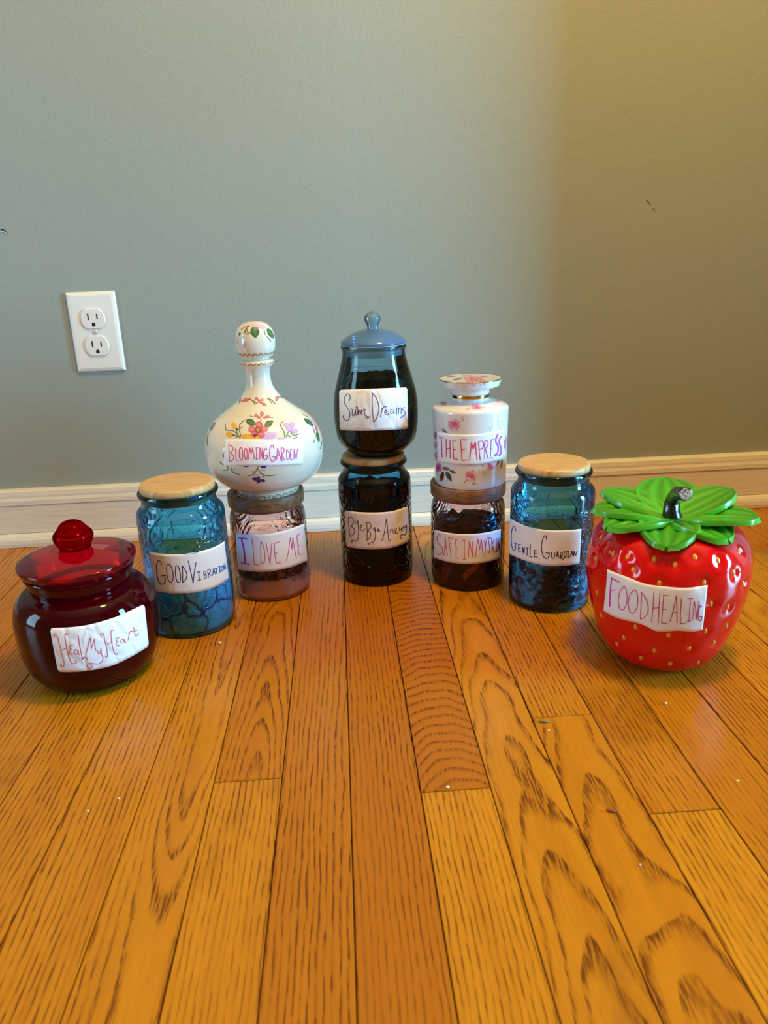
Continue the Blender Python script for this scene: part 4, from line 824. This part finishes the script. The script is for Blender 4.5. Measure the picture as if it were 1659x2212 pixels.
ST = [[(560, 1365), (540, 1355), (535, 1340), (550, 1335), (575, 1360), (590, 1420), (610, 1490), (620, 1540), (635, 1590), (640, 1640), (625, 1655), (608, 1645), (612, 1628)], [(675, 1340), (655, 1330), (650, 1350), (655, 1400), (665, 1460), (680, 1530), (705, 1600), (730, 1625), (760, 1620), (762, 1605), (745, 1600)], [(605, 1500), (660, 1475)],
      [(735, 1440), (700, 1450), (690, 1470), (715, 1482), (700, 1490), (690, 1520), (710, 1535), (722, 1525)], [(775, 1500), (755, 1485), (742, 1510), (755, 1535), (775, 1520), (780, 1490), (785, 1530), (795, 1540)], [(780, 1340), (790, 1420), (805, 1500), (825, 1585)], [(825, 1585), (840, 1560), (875, 1588)],
      [(855, 1535), (870, 1480), (890, 1390), (900, 1370)], [(900, 1370), (905, 1420), (910, 1480)], [(910, 1480), (925, 1430), (940, 1380)], [(940, 1380), (945, 1440), (955, 1500)], [(970, 1490), (980, 1525), (995, 1520), (1005, 1470)], [(1005, 1470), (1010, 1530), (1025, 1570), (1010, 1610), (970, 1630), (930, 1625), (890, 1620), (870, 1640), (880, 1665), (910, 1665), (920, 1645), (900, 1635), (890, 1648)],
      [(1010, 1355), (1000, 1345), (1010, 1325), (1030, 1330), (1040, 1380), (1055, 1450), (1070, 1530), (1065, 1560), (1050, 1555), (1052, 1545)], [(1130, 1300), (1120, 1290), (1105, 1310), (1105, 1370), (1115, 1440), (1130, 1500), (1150, 1535), (1170, 1530), (1168, 1515)], [(1065, 1435), (1120, 1405)],
      [(1185, 1370), (1160, 1375), (1155, 1395), (1175, 1402), (1160, 1415), (1155, 1435), (1175, 1450), (1185, 1440)], [(1230, 1395), (1210, 1385), (1198, 1405), (1210, 1422), (1230, 1410), (1235, 1385), (1245, 1415), (1258, 1410)], [(1270, 1395), (1280, 1350), (1278, 1320)], [(1280, 1345), (1290, 1312), (1306, 1300), (1312, 1312)], [(1325, 1265), (1335, 1310), (1345, 1350), (1360, 1350), (1372, 1325), (1382, 1328)], [(1305, 1312), (1365, 1295)]]
paper_label(t, sf, RJ, [(498, 1275), (680, 1268), (840, 1250), (1000, 1212), (1150, 1165), (1300, 1100), (1435, 1035)], [(580, 1708), (700, 1710), (830, 1702), (980, 1680), (1130, 1640), (1300, 1560), (1480, 1455)], PAPER_W, ST, 1.5, lin((224, 82, 104)), rc=7)
contents('dried_hibiscus', B, rfun(prof, .0022), .005, .084, m_contents('dark_red_contents', [(.35, (.006, .0004, .001)), (.6, (.022, .001, .003)), (.8, (.06, .004, .007))], 110), 'dark red dried petals filling the ruby jar', 'dried petals', .006, 1)

# --- strawberry jar -------------------------------------------------------------------------------
X, Y = .3261, -.4543; B = (X, Y, .0005)
t = thing('strawberry_jar', B, 'glossy red strawberry shaped ceramic jar with green leaf lid, label reading FOOD HEALING', 'cookie jar')
sprof = profile([(0, .0008), (.036, .0008)], [(.036, .0008), (.0415, .0014), (.0475, .0042), (.0535, .0090), (.0592, .0165), (.0660, .0320), (.0727, .0545), (.0777, .0775), (.0803, .1000), (.0790, .1180), (.0740, .1330), (.0650, .1440), (.0540, .1500), (.0420, .1520)], [(.0420, .1520), (.036, .1522)])
base_s = Surf(B, sprof)
SEEDS = [(295, 755), (420, 785), (655, 815), (467, 905), (850, 865), (1025, 790), (1225, 815), (1445, 745), (1380, 930), (1465, 1025), (1170, 1205), (1325, 1230), (125, 800), (160, 610), (150, 1100), (190, 1300), (495, 1400), (390, 1495), (328, 1550), (790, 1475),
         (665, 1610), (545, 1675), (805, 1725), (970, 1590), (1115, 1440), (1305, 1390), (1190, 1540), (1050, 1715), (1105, 1015), (705, 1025)]
sd_ = []
for p in SEEDS:
    h = base_s.hit(*SB(p))
    if h is not None: sd_.append((math.atan2(h[0][1]-Y, h[0][0]-X), h[0][2]))
rs = random.Random(4)
for i in range(26):                          # the side turned away from the lens
    sd_.append((PI/2+rs.uniform(-1.25, 1.25), rs.uniform(.015, .135)))
sa = np.array([a for a, z in sd_]); sz = np.array([z for a, z in sd_])
def sdisp(a, z, r):
    da = (np.asarray(sa)-a+PI) % (2*PI)-PI; rr = float(np.interp(z, sprof[:, 1], sprof[:, 0]))
    dd = (da*rr)**2+(sz-z)**2; dim = np.where(sz > .085, 1.0, .55)
    v = -float((dim*.0028*np.exp(-dd/(.0060**2))).sum())
    up = max(0, min(1, (z-.10)/.04)); v += .0022*up*math.cos(5*a+.9)*max(0, 1-max(0, z-.148)/.006)
    return v*(1 if rr > .04 else max(0, (rr-.03)/.01))
dense = resample(sprof, .0016)
m_, nt_, out_ = mat('red_glaze'); tc_ = nd(nt_, 'TexCoord').outputs['Object']; n_ = nd(nt_, 'TexNoise', None, Vector=tc_, Scale=30.0, Detail=2.0).outputs['Fac']
principled(nt_, out_, Base_Color=mixc(nt_, n_, (.66, .002, .004, 1), (.76, .004, .005, 1)), Roughness=.10, Specular_IOR_Level=.42, Coat_Weight=.15, Coat_Roughness=.04); REDC = m_
lathe('strawberry_body', dense, B, REDC, t, 200, sdisp)
SEEDM = plain('seed_gold', (226, 150, 40), .3, Coat_Weight=.4)
sbm = bmesh.new(); bmesh.ops.create_uvsphere(sbm, u_segments=10, v_segments=6, radius=1); sme = bpy.data.meshes.new('seed'); sbm.to_mesh(sme); sbm.free(); sme.materials.append(SEEDM)
for p_ in sme.polygons: p_.use_smooth = True
for a, z in sd_:
    rr = float(np.interp(z, dense[:, 1], dense[:, 0]))+sdisp(a, z, 0); i = int(np.searchsorted(dense[:, 1], z)); i = max(2, min(len(dense)-3, i))
    tr, tz = dense[i+1]-dense[i-1]; L = math.hypot(tr, tz); tr, tz = tr/L, tz/L
    ax = Vector((tr*math.cos(a), tr*math.sin(a), tz)); nn = Vector((tz*math.cos(a), tz*math.sin(a), -tr)); si = ax.cross(nn)
    o = bpy.data.objects.new('seed', sme); COL.objects.link(o); o.parent = t
    o.matrix_local = Matrix.Translation((rr*math.cos(a), rr*math.sin(a), z-B[2])) @ Matrix((si, ax, nn)).transposed().to_4x4() @ Matrix.Diagonal((.0023, .0034, .0014, 1))
class StrawSurf(Surf): pass
ssf = Surf(B, sprof, None)
class Raised:
    B = np.array(B)
    def lay(s, px, py, off):
        h = base_s.hit(px, py)
        if h is None: return None
        a = math.atan2(h[0][1]-Y, h[0][0]-X); dv = sdisp(a, h[0][2], 0)
        return h[0]+h[1]*(off+max(dv, -.0004))-np.array(B)
ST = [{'w': 2.8, 'p': [(300, 960), (285, 1080), (280, 1215)]}, {'w': 2.6, 'p': [(295, 965), (365, 1000)]}, [(285, 1075), (335, 1068)], [(400, 1040), (370, 1080), (355, 1160), (365, 1225), (395, 1240), (425, 1190), (430, 1110), (415, 1050), (400, 1040)], [(490, 1068), (455, 1110), (440, 1190), (455, 1255), (485, 1270), (515, 1220), (522, 1140), (510, 1080), (490, 1068)],
      [(555, 1090), (550, 1200), (545, 1320)], [(555, 1090), (600, 1160), (612, 1240), (590, 1295), (545, 1325)], [(660, 1085), (655, 1200), (640, 1345)], [(712, 1095), (705, 1220), (695, 1370)], [(655, 1225), (705, 1222)], [(735, 1115), (795, 1118)], [(745, 1115), (735, 1240), (725, 1355)], [(725, 1355), (780, 1360)], [(738, 1235), (770, 1235)],
      [(800, 1340), (830, 1230), (855, 1115)], [(855, 1115), (858, 1230), (860, 1350)], [(825, 1262), (858, 1262)], [(898, 1140), (890, 1250), (888, 1358)], [(888, 1358), (940, 1360)], [(955, 1138), (1000, 1140)], [(975, 1140), (962, 1335)], [(945, 1338), (980, 1338)], [(992, 1330), (1010, 1165)], [(1010, 1165), (1030, 1330)], [(1030, 1330), (1050, 1165)],
      [(1075, 1215), (1060, 1205), (1045, 1260), (1045, 1320), (1065, 1335), (1075, 1300)], [(1055, 1300), (1080, 1298)]]
paper_label(t, Raised(), SB, [(265, 890), (400, 945), (580, 1015), (750, 1040), (930, 1052), (1125, 1028)], [(225, 1252), (350, 1315), (560, 1370), (700, 1430), (880, 1422), (980, 1430), (1080, 1415)], PAPER, ST, 1.7, grad(SB, (280, 400, 600, 1080), ((225, 40, 190), (215, 50, 160), (205, 50, 110), (205, 40, 120))), off=.0012)
# leaf lid
m_, nt_, out_ = mat('leaf_glaze'); tc_ = nd(nt_, 'TexCoord').outputs['Object']; a_ = nd(nt_, 'Attribute', {'attribute_name': 'tint'})
principled(nt_, out_, Base_Color=a_.outputs['Color'], Roughness=.28, Coat_Weight=.35, Coat_Roughness=.1); LEAFM = m_
LEAVES = [((225, 190), .170, .047, .004), ((130, 360), .163, .046, .002), ((255, 520), .157, .046, .0), ((770, 692), .1495, .050, -.002), ((1310, 632), .152, .050, .0), ((1580, 440), .165, .050, .004), ((1330, 180), .176, .048, .005), ((760, 90), .174, .058, .004)]
lid = lathe('leaf_lid', profile([(0, .1500), (.040, .1500)], [(.040, .1500), (.0425, .1512), (.041, .1530)], [(.041, .1530), (.02, .1550), (0, .1552)]), B, plain('green_glaze', (20, 130, 24), .3), t); lid['label'] = 'green leaf crown lid with dark stem'
for (tip, tz, wd, cz) in LEAVES:
    d_ = ray(*SB(tip)); P = CAM+(tz-CAM[2])/d_[2]*d_; vx, vy = P[0]-X, P[1]-Y; L = math.hypot(vx, vy); ux, uy = vx/L, vy/L
    nu, nv = 22, 20; V = []; C = []
    for i in range(nu+1):
        s = i/nu; rr = .004+(L-.004)*s; hw = wd*.56*(math.sin(PI*min(1, .10+.82*s))**.75)*(1.0 if s < .9 else math.sqrt(max(.0, 1-((s-.9)/.1)**2))*.92+.08)
        zc = .1555+(tz-.1555)*(s**1.5)+.0025*math.sin(PI*s)
        for j in range(nv+1):
            q = j/nv*2-1; rib = math.cos(q*PI*4.0)*.0010*math.sin(PI*min(1, s*1.05+.02))**.5 if abs(q) < .95 else 0
            cup = .0042*q*q*math.sin(PI*min(1, s*.95))
            x = rr; y = q*hw
            V.append((x*ux-y*uy, x*uy+y*ux, zc+cup+rib-B[2]))
            g = .5+.5*math.cos(q*PI*4.0); k = .25+.55*g*(1-s*.6)+.25*(1-abs(q))*(1-s)  # ribs and centre lighter, grooves and tips darker: shading put into the colour
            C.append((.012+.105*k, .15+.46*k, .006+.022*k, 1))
    Fc = [(i*(nv+1)+j, (i+1)*(nv+1)+j, (i+1)*(nv+1)+j+1, i*(nv+1)+j+1) for i in range(nu) for j in range(nv)]
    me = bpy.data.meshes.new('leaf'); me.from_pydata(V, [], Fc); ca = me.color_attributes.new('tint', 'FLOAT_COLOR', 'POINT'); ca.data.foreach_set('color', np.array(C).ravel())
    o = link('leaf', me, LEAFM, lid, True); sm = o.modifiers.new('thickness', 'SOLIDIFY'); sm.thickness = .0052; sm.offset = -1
    bv = o.modifiers.new('round', 'BEVEL'); bv.width = .0018; bv.segments = 2; bv.limit_method = 'ANGLE'; bv.angle_limit = 1.0
def tube(name, pts, rad, m, parent, seg=16, cap=True, flute=0.0):
    P = spline(pts, 6); Rr = spline([(r, 0) for r in rad], 6)[:, 0]; V = []; Fc = []; n = len(P)
    for i in range(n):
        T = Vector(P[min(i+1, n-1)]-P[max(i-1, 0)]).normalized(); A = T.orthogonal().normalized() if i == 0 else (A-T*A.dot(T)).normalized(); Bv = T.cross(A)
        for j in range(seg):
            a = 2*PI*j/seg; r = Rr[i]*(1+flute*math.cos(5*a)); V.append(Vector(P[i])+A*(r*math.cos(a))+Bv*(r*math.sin(a)))
    for i in range(n-1):
        for j in range(seg): Fc.append((i*seg+j, i*seg+(j+1) % seg, (i+1)*seg+(j+1) % seg, (i+1)*seg+j))
    if cap: Fc += [tuple(range(seg-1, -1, -1)), tuple((n-1)*seg+j for j in range(seg))]
    return pydata(name, V, Fc, m, parent, True), Vector(P[-1]), T
STEMM = plain('stem_glaze', (24, 20, 16), .22, Coat_Weight=.5)
e1 = on_floor(*SB((935, 238)), .1905)
ex, ey = e1[0]-X, e1[1]-Y
st, tip, T = tube('stem', [(-.001, -.004, .1545), (-.002, -.0035, .162), (-.001, -.002, .172), (ex*.35, ey*.35, .1825), (ex*.75, ey*.75, .1885), (ex, ey, .1905)], [.0098, .0082, .0074, .0070, .0066, .0064], STEMM, lid, 20, True, .06)
me_ = bpy.data.meshes.new('cut_end'); bm = bmesh.new(); bmesh.ops.create_circle(bm, cap_ends=True, radius=.0056, segments=20)
for v in bm.verts: v.co = tip+T*.0003+T.to_track_quat('Z', 'Y').to_matrix() @ v.co
bm.to_mesh(me_); bm.free(); link('cut_end', me_, m_contents('cut_stem_pale', [(.4, (.12, .10, .09)), (.55, (.55, .55, .54)), (.7, (.8, .8, .78))], 400), st)

# ------------------------------------------------------------------ crumbs on the floor
def crumb(px, py, r, col, label, sx=1.0, name='crumb'):
    bm = bmesh.new(); bmesh.ops.create_icosphere(bm, subdivisions=2, radius=1); rs = random.Random(px)
    for v in bm.verts: v.co *= 1+.22*mnoise.noise(v.co*1.7+Vector((px*.1, py*.1, 0)))
    for v in bm.verts: v.co = Vector((v.co.x*r*sx, v.co.y*r, v.co.z*r*.7))
    me = bpy.data.meshes.new(name); bm.to_mesh(me); bm.free(); P = on_floor(px, py, 0)
    zmin = min(v.co.z for v in me.vertices); o = link(name, me, plain('crumb_'+str(px), col, .7), None, True); o.location = (P[0], P[1], -zmin); o.rotation_euler = (0, 0, rs.uniform(-.4, .4)); tag(o, label, 'crumb', 'crumbs on the floor')
crumb(475, 1391, .0019, (236, 226, 210), 'white round crumb on floor just right of the GOOD VIBRATIONS jar')
crumb(967, 1702, .0014, (236, 226, 210), 'tiny white crumb at the plank joint in the middle of the floor')
crumb(257, 1726, .0009, (236, 226, 210), 'tiny white speck on floor at left, right one of two')
crumb(190, 1753, .0008, (230, 214, 190), 'tiny white speck on floor at left, left one of two', 2.0)
crumb(1438, 1521, .0014, (236, 216, 180), 'small pale crumb on floor in front of the strawberry')
crumb(1174, 1560, .0018, (140, 112, 60), 'thin grey-brown flake beside the plank joint right of centre', 2.8)
crumb(1185, 1579, .0010, (240, 220, 180), 'tiny pale speck just below the grey-brown flake')
crumb(1320, 1753, .0018, (150, 72, 40), 'reddish-brown flake on the planks at right', 2.2)
crumb(1593, 1688, .0010, (240, 210, 150), 'tiny pale speck near the right edge of the floor', 1.5)
crumb(1383, 1870, .0009, (236, 210, 170), 'tiny pale speck on the foreground planks at right')
